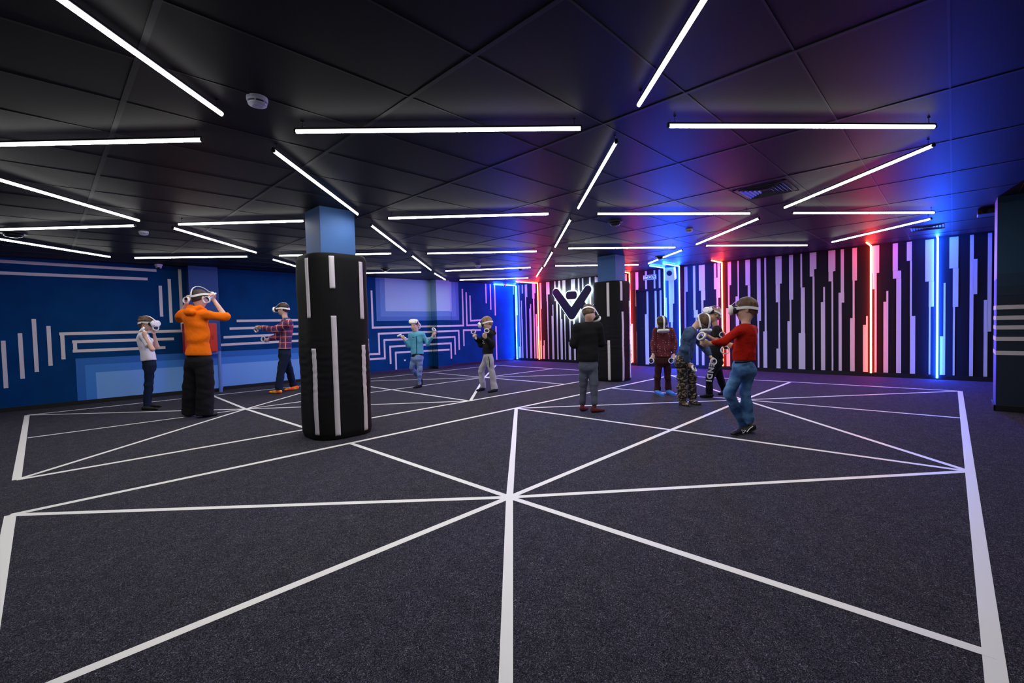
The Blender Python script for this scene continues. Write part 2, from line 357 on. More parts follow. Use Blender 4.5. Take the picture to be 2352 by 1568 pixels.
stripe(R1, [(165, 182, 338, 890), (179, 198, 890, 1365), (212, 243, 335, 460), (214, 227, 460, 640), (225, 240, 640, 1365), (280, 292, 320, 745), (309, 321, 308, 635), (321, 336, 635, 1180), (315, 347, 1180, 1372),
            (353, 368, 303, 445), (345, 355, 543, 800), (355, 370, 800, 1373), (395, 427, 297, 495), (399, 413, 495, 608), (411, 425, 608, 1377), (470, 482, 590, 652), (464, 490, 652, 1380), (495, 540, 293, 440), (497, 528, 440, 515),
            (519, 535, 515, 1380), (545, 562, 730, 900), (554, 575, 900, 1382), (602, 624, 275, 658), (612, 623, 658, 1097), (612, 632, 1097, 1385), (648, 672, 1165, 1385), (658, 670, 1093, 1165), (690, 735, 262, 458),
            (695, 712, 458, 553), (711, 724, 553, 1390), (779, 790, 600, 755), (772, 798, 755, 1390), (805, 821, 250, 550), (838, 856, 550, 1393), (858, 885, 247, 375), (877, 893, 375, 800), (889, 918, 800, 1395),
            (917, 958, 240, 560), (947, 960, 730, 1397), (1037, 1092, 230, 640), (1014, 1027, 640, 1115), (1004, 1035, 1115, 1400), (1066, 1085, 700, 900), (1074, 1098, 900, 1402), (1130, 1150, 215, 400), (1140, 1160, 400, 1000),
            (1188, 1205, 210, 420), (1284, 1307, 205, 345), (1293, 1312, 345, 700), (1365, 1387, 192, 480), (1380, 1392, 480, 1100)])
# rhythm of stripes that the near column hides
for k, y in enumerate((6.62, 6.78, 7.0, 7.2, 7.36, 6.42)):
    st.aabb((XW-.003, y, .085), (XW, y+(.05, .1, .06, .09, .05, .07)[k], (1.2, 2.5, .9, 1.6, 2.5, 2.5)[k]))
st.build('painted_stripes', M_white, wr)
s2 = MB(); stripe(R2, [(573, 640, 322, 633), (580, 626, 633, 862), (603, 626, 862, 1300), (545, 552, 560, 1400)], PX0, s2); s2.build('painted_stripes', M_white, pp)

# door with stripes
dy1 = wx(*R2((200, 900))[0], XW)[1]; dy0 = wx(*R2((500, 900))[0], XW)[1]; dz = wx(*R2((330, 466))[0], XW)[2]
door = struct(MB().aabb((XW-.02, dy0, .03), (XW-.004, dy1, dz-.02)), 'door_1', M_black, bevel=.003)
s3 = MB()
def dst(rows):
    for (x0, x1, y0, y1) in rows:
        P = wx(*R2((x0, (y0+y1)/2))[0], XW-.02)
        Q = wx(*R2((x1, (y0+y1)/2))[0], XW-.02); T = wx(*R2((x0, y0))[0], XW-.02)[2]; b = wx(*R2((x0, y1))[0], XW-.02)[2]
        s3.aabb((XW-.023, P[1], max(b, .05)), (XW-.02, Q[1], min(T, dz-.03)))
dst([(298, 320, 468, 765), (283, 326, 765, 1425), (405, 428, 462, 1420), (466, 488, 460, 1300)])
s3.build('painted_stripes', M_white, door)
MB().aabb((XW-.045, dy1+.03, dz-.02), (XW-.003, dy0-.03, dz+.03)).aabb((XW-.045, dy1+.0, .0), (XW-.003, dy1+.04, dz+.03)).build('door_frame', M_black, door)
hy = dy1-.1; MB().cyl((XW-.02, hy, 1.0), (XW-.06, hy, 1.0), .012).cyl((XW-.06, hy, 1.0), (XW-.06, hy-.11, 1.0), .009).build('door_handle', M_dark, door)
s4 = MB()
for (x0, x1) in ((280, 302), (387, 406), (449, 470)):
    P = wx(*R2((x0, 330))[0], XW); Q = wx(*R2((x1, 330))[0], XW); s4.aabb((XW-.003, P[1], dz+.035), (XW, Q[1], 2.52))
s4.build('painted_stripes', M_white, wr)

# ------------------------------------------------------------------ columns
def rrect(cx, cy, hx, hy, r, n=8):
    P = []
    for (sx, sy, a0) in ((1, 1, 0), (-1, 1, 90), (-1, -1, 180), (1, -1, 270)):
        for i in range(n+1):
            a = math.radians(a0+90*i/n); P.append((cx+sx*(hx-r)+r*math.cos(a), cy+sy*(hy-r)+r*math.sin(a)))
    return P
M_pad = mat('black_padding_fabric', (.005, .005, .0065), .8, spec=.2)
def column(label, shaft, padc, hx, hy, r, ztop, strips, seed):
    (x0, y0, x1, y1) = shaft; cx, cy = padc
    root = empty('padded_column', (cx, cy, 0), label, 'column', 'padded columns')
    MB().aabb((x0, y0, 0), (x1, y1, ceil_z(x0)+.01)).build('shaft', M_shaft, root, bevel=.003)
    # wrapped padding with creases
    nz, nr = 110, None; v = []; f = []; ring = rrect(cx, cy, hx, hy, r, 14); n = len(ring)
    dens = []
    for i in range(n):
        a = np.array(ring[i]); b = np.array(ring[(i+1) % n]); L = np.linalg.norm(b-a); m = max(1, int(L/.02))
        for j in range(m): dens.append(a+(b-a)*j/m)
    n = len(dens); rs = np.random.RandomState(seed); ph = rs.rand(10)*6.28
    def disp(s, z):
        e = math.exp(-((z-.75)/.38)**2)
        w = .0026*e*(math.sin(z*95+2.2*math.sin(s*3.1+ph[0])+ph[1])*math.sin(s*4+ph[2])+.7*math.sin(z*61+3*math.sin(s*2.3+ph[3])))
        w += .004*math.sin(z*9+s*2+ph[4])*math.sin(s*3+ph[5])
        return w*1.0
    for k in range(nz+1):
        z = .01+(ztop-.01)*k/nz
        sh = 1.0 if k < nz-3 else 1-.02*(k-nz+3)**1.5/2
        if k < 3: sh = 1-.012*(3-k)
        for i, p in enumerate(dens):
            q = p-np.array((cx, cy)); L = np.linalg.norm(q); s = 2*PI*i/n
            q = q*(sh+disp(s, z)/L); v.append((cx+q[0], cy+q[1], z))
    for k in range(nz): f += [(k*n+i, k*n+(i+1) % n, (k+1)*n+(i+1) % n, (k+1)*n+i) for i in range(n)]
    f += [tuple(range(nz*n, nz*n+n))]
    mesh_obj('padding', v, f, M_pad, root, smooth=True)
    V = np.array(v).reshape(nz+1, n, 3)
    for (ang, w, za, zb) in strips:      # tape strip at angle (deg) round the padding
        u = np.array((math.cos(math.radians(ang)), math.sin(math.radians(ang))))
        best = int(np.argmax([nrm(p-np.array((cx, cy)))@u for p in dens])); m = max(1, int(round(w/.02/2)))
        ks = [k for k in range(nz+1) if za <= V[k, 0, 2] <= zb]; vv = []; ff = []; idx = [(best+j) % n for j in range(-m, m+1)]
        for k in ks:
            for j in idx:
                p = V[k, j]; q = p[:2]-np.array((cx, cy)); q = q*(1+.004/np.linalg.norm(q)); vv.append((cx+q[0], cy+q[1], p[2]))
        c = len(idx)
        for a_ in range(len(ks)-1): ff += [(a_*c+b_, a_*c+b_+1, (a_+1)*c+b_+1, (a_+1)*c+b_) for b_ in range(c-1)]
        o = mesh_obj('tape_strip', vv, ff, M_tape2, root, smooth=True)
        sd = o.modifiers.new('Solidify', 'SOLIDIFY'); sd.thickness = .002
    return root
cA = ce(733, 472)   # near corner of the shaft under the ceiling
xr = wy(813.6, 487, cA[1])[0]; yl = wx(699.5, 487, cA[0])[1]
print('shaft1', cA, xr, yl)
ax0, ay0, ax1, ay1 = cA[0], cA[1], xr, yl
c1 = ((ax0+ax1)/2, (ay0+ay1)/2)
column('near padded column, square blue shaft above black padding with white tape dashes', (ax0, ay0, ax1, ay1), c1, .34, .34, .26, 0, [], 1) if False else None

def strips_from(px_list, c, hx, hy, r):
    """px list: (px, ytop, ybot, width) -> angle and heights on the padding"""
    ring = rrect(c[0], c[1], hx, hy, r, 14); ring = [np.array(p) for p in ring]; out = []
    for (px, yt, yb, w) in px_list:
        ym = (yt+yb)/2; v = ray(px, ym); best = None
        for i in range(len(ring)):
            a = ring[i]; b = ring[(i+1) % len(ring)]
            M = np.array([[v[0], -(b-a)[0]], [v[1], -(b-a)[1]]])
            if abs(np.linalg.det(M)) < 1e-9: continue
            t, s = np.linalg.solve(M, a)
            if 0 <= s <= 1 and t > 0 and (best is None or t < best[0]): best = (t, a+(b-a)*s)
        if best is None: print('strip missed', px); continue
        p = best[1]; D = depth((p[0], p[1], 1.)); q = p-np.array(c)
        out.append((math.degrees(math.atan2(q[1], q[0])), w, at_depth(px, yb, D)[2], at_depth(px, yt, D)[2]))
    return out
def fit_pad(c, l, r_, yl, yr, bottom):
    pass
H1 = .335
s1_ = strips_from([(707, 590, 731, .04), (724, 800, 1001, .04), (765, 586, 663, .05), (773, 723, 1003, .05), (828, 600, 733, .03), (836, 790, 990, .03)], c1, H1, H1, .24)
top1 = at_depth(745, 583, depth((c1[0]-.1, c1[1]-.3, 1)))[2]
column('near padded column with square pale blue shaft above creased black padding', (ax0, ay0, ax1, ay1), c1, H1, H1, .24, top1, s1_, 1)
cB = ce(1373, 586); bR = ce(1435, 588)
# second column: centre from its floor outline
cen2 = fl(1412, 877); c2_ = (cen2[0]+.22, cen2[1]+.22)
cc = ce(1413, 584); x2 = cc[0]; y2 = cc[1]
yl2 = wx(1372, 588, x2)[1]; xr2 = wy(1435, 588, y2)[0]
print('shaft2', cc, yl2, xr2, cen2)
c2 = ((x2+xr2)/2, (y2+yl2)/2)
H2 = .33
s2_ = strips_from([(1398, 648, 728, .05), (1400, 780, 876, .05), (1427, 646, 692, .05), (1430, 714, 876, .05), (1446, 690, 870, .04)], c2, H2, H2, .24)
top2 = at_depth(1412, 645, depth((c2[0]-.2, c2[1]-.2, 1)))[2]
column('far padded column standing between the glowing wall sign and the exit door', (x2, y2, xr2, yl2), c2, H2, H2, .24, top2, s2_, 2)

# ------------------------------------------------------------------ ceiling tubes
TUBES = [
 ((142, 0), (512, 264), 'e', 'long white tube light at top left running diagonally off the frame towards the smoke detector'),
 ((0, 332), (466, 321), 'e', 'white tube light running level from the left frame edge, below the top left diagonal tube'),
 ((676, 302), (1337, 295), '', 'longest white tube light, level in the upper middle of the ceiling'),
 ((627, 345), (822, 492), '', 'white tube light sloping down to the top of the near blue column shaft'),
 ((1617, 0), (1466, 243), 'e', 'white tube light leaving the top frame edge right of centre'),
 ((1533, 289), (2149, 291), '', 'long level white tube light in the upper right of the ceiling'),
 ((1416, 325), (1328, 478), '', 'steep white tube light in mid ceiling, just right of the longest level tube'),
 ((2146, 333), (1801, 477), '', 'slanted white tube light below the upper right level tube, beside the ceiling vent'),
 ((0, 413), (321, 507), 'e', 'white tube light sloping down right from the left frame edge, above the round ceiling unit'),
 ((0, 527), (311, 518), 'e', 'nearly level white tube light at the left edge just above the round ceiling unit'),
 ((0, 549), (254, 590), 'e', 'lowest white tube light at the left edge, sloping close above the blue wall'),
 ((396, 523), (589, 580), '', 'white tube light sloping down right above the orange hoodie person'),
 ((408, 515), (700, 507), '', 'level white tube light that ends at the left side of the near blue column shaft'),
 ((308, 592), (570, 589), '', 'level white tube light close to the blue wall above the dome camera'),
 ((640, 587), (900, 582), '', 'level white tube light passing behind the top of the near column'),
 ((625, 595), (715, 622), '', 'short sloping white tube light vanishing behind the left of the near column padding'),
 ((890, 501), (1262, 491), '', 'level white tube light right of the near column, at the height of its shaft'),
 ((852, 517), (932, 578), '', 'diagonal white tube light just right of the near column shaft'),
 ((980, 582), (1234, 577), '', 'level white tube light over the teal jacket child, middle of the ceiling'),
 ((946, 587), (990, 620), '', 'small diagonal white tube light above the pale painted wall panel'),
 ((766, 627.5), (968, 625), '', 'level white tube light close to the pale painted panel, starting behind the near column'),
 ((997, 627), (1023, 642), '', 'tiny diagonal white tube light at the ceiling edge above the pale panel'),
 ((1022, 622), (1220, 614), '', 'level white tube light with a smoke detector above it, before the blue lit corner'),
 ((1055, 643), (1214, 638), '', 'level white tube light nearest the blue lit far corner'),
 ((1311, 503), (1275, 567), '', 'steep white tube light, second in the diagonal row towards the red lit corner'),
 ((1269, 578), (1250, 611), '', 'short steep white tube light, third in the diagonal row towards the red lit corner'),
 ((1246, 613), (1232, 635), '', 'shortest steep white tube light ending at the red glow in the far corner'),
 ((1370, 491), (1724, 490), '', 'level white tube light just above a round black ceiling unit right of centre'),
 ((1304, 570), (1552, 568), '', 'level white tube light above the far column shaft'),
 ((1744, 501), (1599, 561), '', 'slanted white tube light right of the small smoke detector over the players'),
 ((1819, 489), (2147, 488), '', 'level white tube light at right, above the white and purple lit striped wall'),
 ((2140, 502), (1910, 556), '', 'slanted white tube light beside the blue lit air vent at right'),
 ((1620, 564), (1855, 563), '', 'level white tube light close to the striped wall behind the red sweater child'),
 ((1274, 610), (1467, 608), '', 'level white tube light passing behind the far column shaft, above the glowing sign'),
 ((1567, 574), (1523, 591), '', 'short slanted white tube light touching the round black unit above the exit sign'),
 ((1513, 595), (1489, 605), '', 'shortest slanted white tube light left of the round unit above the exit sign'),
]
OFF = .062
def side_glow(o):
    """the diffuser is bright where it faces down, faint on its sides and back"""
    o.data.materials.append(M_side)
    for p in o.data.polygons: p.material_index = 0 if p.normal.z < -.93 else 1
def bar(P, Q, label, group, matl, rad=.0115):
    mid = (P+Q)/2; d = nrm(Q-P); L = np.linalg.norm(Q-P); up = nrm(ZUP-d*(ZUP@d)); lat = np.cross(d, up)
    root = empty('tube_light', mid, label, 'light', group)
    MB().tube([P+d*.012, Q-d*.012], rad, 20).build('light_tube', matl, root, smooth=False)
    side_glow(root.children[0])
    hb = MB().box(mid+up*(rad+.004), (L/2-.002, .009, .005), (d, lat, up))
    hb.build('housing', M_house, root)
    for e, s in ((P, 1), (Q, -1)):
        MB().cyl(e, e+d*s*.012, rad+.001, n=14).build('end_cap', M_house, root)
        h = e+d*s*.05+up*.02; MB().cyl(h, V3(h[0], h[1], ceil_z(h[0])+.0), .002, n=6).cyl(V3(h[0], h[1], ceil_z(h[0])-.006), V3(h[0], h[1], ceil_z(h[0])), .008, n=12).build('hanger', M_house, root)
    return root
for (p, q, flag, label) in TUBES:
    P, Q = ce(*p, OFF), ce(*q, OFF)
    if flag == 'e': P = Q+nrm(P-Q)*1.83; P[2] = ceil_z(P[0])-OFF
    bar(P, Q, label, 'white ceiling tube lights', M_tube)
# neon lines that climb the striped wall and fold onto the ceiling
def neon(top, base_py, cl, X, matl, label, rad=.014):
    y = wx(*top, X)[1]; x = X-.032; zt_ = ceil_z(X)-.03; zb = wx(top[0]+2, base_py, X)[2]
    root = empty('neon_line', (x, y, zb), label, 'light', 'coloured light lines on the striped wall')
    MB().tube([(x, y, zb), (x, y, zt_)], rad, 12).build('vertical_tube', matl, root, smooth=True)
    MB().tube([(x, y, zt_), (x-cl, y, zt_-.009*cl)], rad, 12).build('ceiling_tube', matl, root, smooth=True)
    MB().aabb((X-.010, y-.010, zb), (X-.002, y+.010, zt_)).build('backing_channel', M_house, root)
    MB().cyl((x, y, zb-.02), (x, y, zb), rad+.002, n=12).build('end_cap', M_house, root)
neon((1185, 656), 824, 1.0, XW, M_bluen, 'blue white light line in the far left corner beside the blue wall')
neon((1236, 648), 825, 1.0, XW, M_red, 'red light line left of the glowing wall sign')
neon((1447, 624), 833, .5, XW, M_red, 'red light line right behind the far padded column')
neon((1527, 615), 850, .75, PX0, M_bluen, 'blue light line left of the white wall speaker')
neon((1561, 612), 850, .85, PX0, M_bluen, 'blue light line right of the white wall speaker')
neon((1659, 600), 840, .62, XW, M_red, 'red light line behind the black shirt and red sweater children')
neon((2001, 564), 856, .62, XW, M_red, 'red light line alone in the middle of the right striped wall')
neon((2154, 545), 868, .42, XW, M_bluen, 'blue light line near the right end of the striped wall')

# ------------------------------------------------------------------ glowing wall sign
LX = XW-.085
def lp(x, y): q = R1((x, y))[0]; return wx(q[0], q[1], LX)
def capsule_poly(a, b, ra, rb, n=14):
    a = np.array(a[1:]); b = np.array(b[1:]); d = b-a; t = math.atan2(d[1], d[0]); P = []
    for i in range(n+1): P.append(b+rb*np.array((math.cos(t-PI/2+PI*i/n), math.sin(t-PI/2+PI*i/n))))
    for i in range(n+1): P.append(a+ra*np.array((math.cos(t+PI/2+PI*i/n), math.sin(t+PI/2+PI*i/n))))
    return P
M_sign = mat('navy_sign_face', (.012, .016, .035), .5)
sroot = empty('wall_sign', (LX, lp(1040, 560)[1], 1.6), 'dark V shaped emblem with round head, glowing white from behind, on the striped wall', 'sign')
sA, sB, sC = lp(822, 432), lp(1040, 738), lp(1262, 390); sD, sE, sG = lp(1190, 600), lp(1310, 770), lp(1440, 520)
k_ = np.linalg.norm(lp(1100, 500)-lp(1000, 500))/100     # metres per crop pixel across
kz = np.linalg.norm(lp(1000, 600)-lp(1000, 500))/100
SX = 0.
for nm, segs in (('letter_stroke', [(sA, sB, .125, .148)]), ('letter_stroke', [(sB, sC, .148, .125)]), ('letter_stroke', [(sD, sE, .11, .12)]), ('letter_stroke', [(sE, sG, .12, .11)])):
    for (a_, b_, ra, rb) in segs:
        SX = SX+.0015; poly = capsule_poly(a_, b_, ra, rb)
        MB().prism([(LX-SX, p[0], p[1]) for p in poly], (.03+SX, 0, 0)).build(nm, M_sign, sroot, bevel=.004)
        hp = capsule_poly(a_, b_, ra+.026, rb+.026); MB().prism([(LX+.0305+SX, p[0], p[1]) for p in hp], (.008, 0, 0)).build('bloom_plate', M_bloom, sroot)  # added glowing plate, wider than the stroke, imitates its bloom
        gl = capsule_poly(a_, b_, ra-.03, rb-.03)
        MB().tube([(LX+.045, p[0], p[1]) for p in gl], .010, 8, closed=True).build('backlight_tube', M_cyan, sroot)
hc = lp(1035, 470); oval = rrect(hc[1], hc[2], 75*k_, 55*kz, 45*kz, 8)
MB().prism([(LX, p[0], p[1]) for p in oval], (.03, 0, 0)).build('emblem_head', M_sign, sroot, bevel=.004)
hp = rrect(hc[1], hc[2], 75*k_+.026, 55*kz+.026, 45*kz+.02, 8); MB().prism([(LX+.0305, p[0], p[1]) for p in hp], (.008, 0, 0)).build('bloom_plate', M_bloom, sroot)  # same added bloom outline around the head
gl = rrect(hc[1], hc[2], 75*k_-.03, 55*kz-.03, 45*kz-.03, 6)
MB().tube([(LX+.045, p[0], p[1]) for p in gl], .010, 8, closed=True).build('backlight_tube', M_cyan, sroot)
ab = MB()
for q in (sA, sB, sC, sE, hc): ab.cyl((LX+.03, q[1], q[2]), (XW, q[1], q[2]), .008, n=8)
ab.build('spacer', M_house, sroot)

# ------------------------------------------------------------------ exit sign (mounted on the wall, lettering part of it)
ep0 = wx(1478.5, 632.5, XW-.02); ep1 = wx(1506, 641, XW-.02); ecy = (ep0[1]+ep1[1])/2; ecz = (ep0[2]+ep1[2])/2
ehw = abs(ep0[1]-ep1[1])/2; 
er = empty('exit_sign', (XW, ecy, ecz), 'small green exit sign with white letters above the striped door', 'sign')
MB().aabb((XW-.03, ecy-ehw-.012, ecz-.062), (XW, ecy+ehw+.012, ecz+.062)).build('frame', M_plastic, er, bevel=.004)
MB().aabb((XW-.032, ecy-ehw, ecz-.05), (XW-.029, ecy+ehw, ecz+.05)).build('face', mat('dark_green_face', (.008, .13, .10), .4), er)
def text(body, size, loc, rot, m, name, parent, extr=.001, bold=.012, space=1.):
    c = bpy.data.curves.new(name, 'FONT'); c.body = body; c.size = size; c.extrude = extr; c.space_character = space; c.offset = size*bold; c.align_x = 'CENTER'; c.align_y = 'CENTER'
    t = bpy.data.objects.new(name, c); COL.objects.link(t); bpy.context.view_layer.update()
    me = bpy.data.meshes.new_from_object(t); bpy.data.objects.remove(t)
    me.transform(Matrix.Translation(Vector(loc)) @ rot); me.materials.clear(); me.materials.append(m)
    o = bpy.data.objects.new(name, me); COL.objects.link(o); attach(o, parent); return o
rotX = Matrix(((0, 0, -1), (-1, 0, 0), (0, 1, 0))).to_4x4()      # text in the plane x = const, read from -x
text('ВЫХОД', ehw*2/3.55, (XW-.034, ecy, ecz-.002), rotX, mat('white_letters', (.85, .9, .88), .5, emit=(.8, 1, .95), estr=.6), 'lettering', er, bold=0.)

# ------------------------------------------------------------------ speaker on the pilaster
sp = wx(1540, 628, PX0-.12); sr = empty('wall_speaker', sp, 'white wall speaker with a round dark cone between two blue light lines', 'speaker')
tilt = math.radians(18); fx = V3(-math.cos(tilt), -.15, -math.sin(tilt)); fx = nrm(fx); sy = nrm(np.cross(ZUP, fx)); sz = np.cross(fx, sy)
MB().box(sp, (.09, .115, .155), (fx, sy, sz)).build('cabinet', M_plastic, sr, bevel=.012)
MB().lathe(sp+fx*.0895+sz*.03, [(.066, 0), (.066, .005), (.055, .006)], fx).build('cone', M_dark, sr, smooth=False)
MB().cyl(sp-fx*.08, (PX0, sp[1], sp[2]+.05), .018, n=10).build('bracket', M_plastic, sr)

# ------------------------------------------------------------------ ceiling fittings
M_lav = mat('lavender_white_plastic', (.62, .62, .78), .4)
def smoke(px, py, label, r=.052):
    p = ce(px, py, .02); z = ceil_z(p[0]); c = V3(p[0], p[1], z)
    root = empty('smoke_detector', c, label, 'smoke detector', 'ceiling smoke detectors')
    MB().lathe(c, [(r, 0), (r, .018), (r*.97, .024)], (0, 0, -1)).build('base', M_lav, root)
    MB().lathe(c, [(r*.8, .022), (r*.8, .034)], (0, 0, -1)).build('dark_slot', M_dark, root)
    mb = MB().lathe(c, [(r*.9, .033), (r*.86, .040), (r*.5, .048)], (0, 0, -1))
    for i in range(6):
        a_ = i*PI/3; mb.box(c+V3(r*.84*math.cos(a_), r*.84*math.sin(a_), -.028), (.003, .003, .01))
    mb.build('cover', M_lav, root)
smoke(591, 233, 'round white smoke detector near the top left, the largest one', .054)
smoke(330, 535, 'small white smoke detector over the left side between sloping tubes', .05)
smoke(1098, 611, 'tiny white smoke detector over the middle, above a level tube', .055)
smoke(1583, 529, 'small white smoke detector over the group of players at right', .05)
def dome(px, py, label, r=.11):
    p = ce(px, py, .02); c = V3(p[0], p[1], ceil_z(p[0]))
    root = empty('ceiling_dome', c, label, 'ceiling fitting', 'round black ceiling fittings')
    MB().lathe(c, [(r, 0), (r*1.0, .012), (r*.92, .018)], (0, 0, -1), 28).build('rim', M_dark, root, smooth=False)
    MB().lathe(c, [(r*.7, .016), (r*.62, .045), (r*.3, .058)], (0, 0, -1), 28).build('cover', mat('gloss_black', (.006, .006, .008), .2), root, smooth=True)
dome(30, 538, 'round black ceiling fitting at the left edge between two tubes', .13)
dome(1413, 512, 'round black ceiling fitting under the level tube right of centre', .1)
dome(1519, 591, 'round black ceiling fitting where two short tubes meet above the exit sign', .13)
dome(885, 619, 'round black ceiling fitting just right of the near column, close to the pale panel', .1)
dome(1195, 617, 'small round black ceiling fitting by the end of a level tube before the far corner', .06)
def vent(cx, cy, hx, hy, label):
    z = ceil_z(cx); root = empty('ceiling_vent', (cx, cy, z), label, 'vent', 'square ceiling air vents')
    MB().aabb((cx-hx, cy-hy, z-.006), (cx-hx+.035, cy+hy, z)).aabb((cx+hx-.035, cy-hy, z-.006), (cx+hx, cy+hy, z)).aabb((cx-hx, cy-hy, z-.006), (cx+hx, cy-hy+.035, z)).aabb((cx-hx, cy+hy-.035, z-.006), (cx+hx, cy+hy, z)).build('frame', M_batten, root)
    MB().aabb((cx-hx+.03, cy-hy+.03, z-.002), (cx+hx-.03, cy+hy-.03, z+.001)).build('backing', M_dark, root)
    for q in range(4):      # four-way louvres
        for i in range(6):
            t = .05+i*.034; L = (min(hx, hy)-t)
            if L < .02: continue
            ax_ = [(1, 0), (0, 1), (-1, 0), (0, -1)][q]; off = (hx-t) if q % 2 == 0 else (hy-t)
            c = V3(cx+ax_[0]*off, cy+ax_[1]*off, z-.006); lat = V3(-ax_[1], ax_[0], 0); tl = nrm(V3(ax_[0], ax_[1], -1.2))
            MB().box(c, (L, .013, .0012), (lat, tl, nrm(np.cross(lat, tl)))).build('louvre', mat('louvre_paint', (.09, .09, .12), .4), root)
vq = [ce(*p) for p in ((1683, 434), (1805, 412), (1835, 436), (1718, 458))]; vc = sum(vq)/4; print('vent', [np.round(v, 2) for v in vq])
vent(vc[0], vc[1], .27, .24, 'square black air vent in the purple lit ceiling beside the slanted tube')
vq = [ce(*p) for p in ((2082, 522), (2177, 511), (2182, 520), (2086, 532))]; vc = sum(vq)/4; print('vent2', [np.round(v, 2) for v in vq])
vent(vc[0], vc[1], .27, .24, 'square air vent lit blue above the blue light line at right')

def cam_dome(p, n, label, group='small white dome cameras'):
    root = empty('dome_camera', p, label, 'camera', group); n = nrm(np.array(n, float))
    MB().lathe(p, [(.062, 0), (.062, .02), (.052, .03)], (0, 0, -1)).build('base', M_plastic, root, smooth=False)
    MB().lathe(p+V3(0, 0, -.03), [(.05, 0), (.05, .015), (.042, .038), (.02, .052)], (0, 0, -1)).build('housing', M_plastic, root, smooth=True)
    MB().lathe(p+V3(0, 0, -.05)+n*.03, [(.02, 0), (.024, .012), (.014, .02)], n).build('lens', M_dark, root)
q = ce(364, 607); cam_dome(V3(q[0], q[1], ceil_z(q[0])), (-.1, -.8, -.6), 'white dome camera at the top of the blue wall above the left white stripes')
q = ce(1159, 652); cam_dome(V3(q[0], q[1], ceil_z(q[0])), (-.6, -.6, -.4), 'tiny dome camera at the ceiling in the blue lit far corner')
# dark projector by the wall end
q = ce(2272, 487, .05); root = empty('projector', q, 'black projector hanging from the ceiling beside the right blue wall end', 'projector')
MB().box(q+V3(0, 0, -.0), (.14, .11, .035)).build('body', M_dark, root, bevel=.01)
MB().cyl(q+V3(-.14, .04, 0), q+V3(-.15, .04, 0), .025).build('lens', mat('gloss_black', (.006, .006, .008), .2), root)
MB().cyl(q+V3(0, 0, .03), V3(q[0], q[1], ceil_z(q[0])), .015, n=8).build('mount', M_dark, root)
# sticker on wall
q = wy(930, 827, YW-.004); tag(MB().aabb(q-V3(.025, .002, .018), q+V3(.025, .002, .018)).build('sticker', M_plastic), 'tiny white sticker low on the blue wall left of the teal jacket child', 'sticker')

# fire hose cabinet and pipe near pilaster 1
y1 = PIL1[2]; cl_ = wy(424, 775, y1-.2)[0]; cr_ = wy(499, 775, y1-.2)[0]; zt2 = wy(490, 742, y1-.2)[2]; zb2 = wy(490, 808, y1-.2)[2]
root = empty('fire_hose_cabinet', ((cl_+cr_)/2, y1-.1, zb2), 'red fire hose cabinet on the blue wall behind the orange hoodie person', 'cabinet')
M_firered = mat('fire_red_paint', (.55, .022, .01), .4)
MB().aabb((cl_, y1-.2, zb2), (cr_, y1, zt2)).build('body', M_firered, root, bevel=.004)
MB().aabb((cl_+.015, y1-.212, zb2+.015), (cr_-.015, y1-.2, zt2-.015)).build('door', M_firered, root, bevel=.003)
MB().aabb((cr_-.09, y1-.222, (zb2+zt2)/2-.04), (cr_-.06, y1-.21, (zb2+zt2)/2+.04)).build('handle', mat('dull_red_handle', (.3, .02, .01), .4), root)
MB().aabb((cl_+.08, y1-.2135, zt2-.2), (cl_+.2, y1-.212, zt2-.08)).build('notice', M_plastic, root)
q = fl(425, 903); zz = wy(424, 866, q[1])[2]; root = empty('fire_extinguisher', (q[0], q[1], 0), 'dull red fire extinguisher on the floor half hidden behind the orange hoodie person', 'fire extinguisher')
MB().lathe((q[0]+.04, q[1], 0), [(.06, 0), (.065, .02), (.065, zz*.78), (.04, zz*.88), (.02, zz*.92)], n=20).build('cylinder', mat('dull_red_paint', (.28, .02, .03), .45), root, smooth=True)
MB().box((q[0]+.04, q[1], zz*.95), (.012, .035, .02)).build('handle', M_dark, root)
pp0 = fl(507.5, 900); root = empty('heating_pipe', (pp0[0], pp0[1], 0), 'pale blue painted pipe rising from the floor beside the fire hose cabinet', 'pipe')
ztp = at_depth(502, 806, depth(pp0))[2]
M_pipe = mat('pipe_blue_paint', (.10, .20, .55), .5)
MB().cyl((pp0[0], pp0[1], 0), (pp0[0], pp0[1], ztp), .032, n=16).build('riser', M_pipe, root, smooth=False)
MB().tube([(pp0[0], pp0[1], ztp-.03), (pp0[0]-.42, pp0[1]+.02, ztp-.03)], .03, 12).build('branch', M_pipe, root, smooth=True)
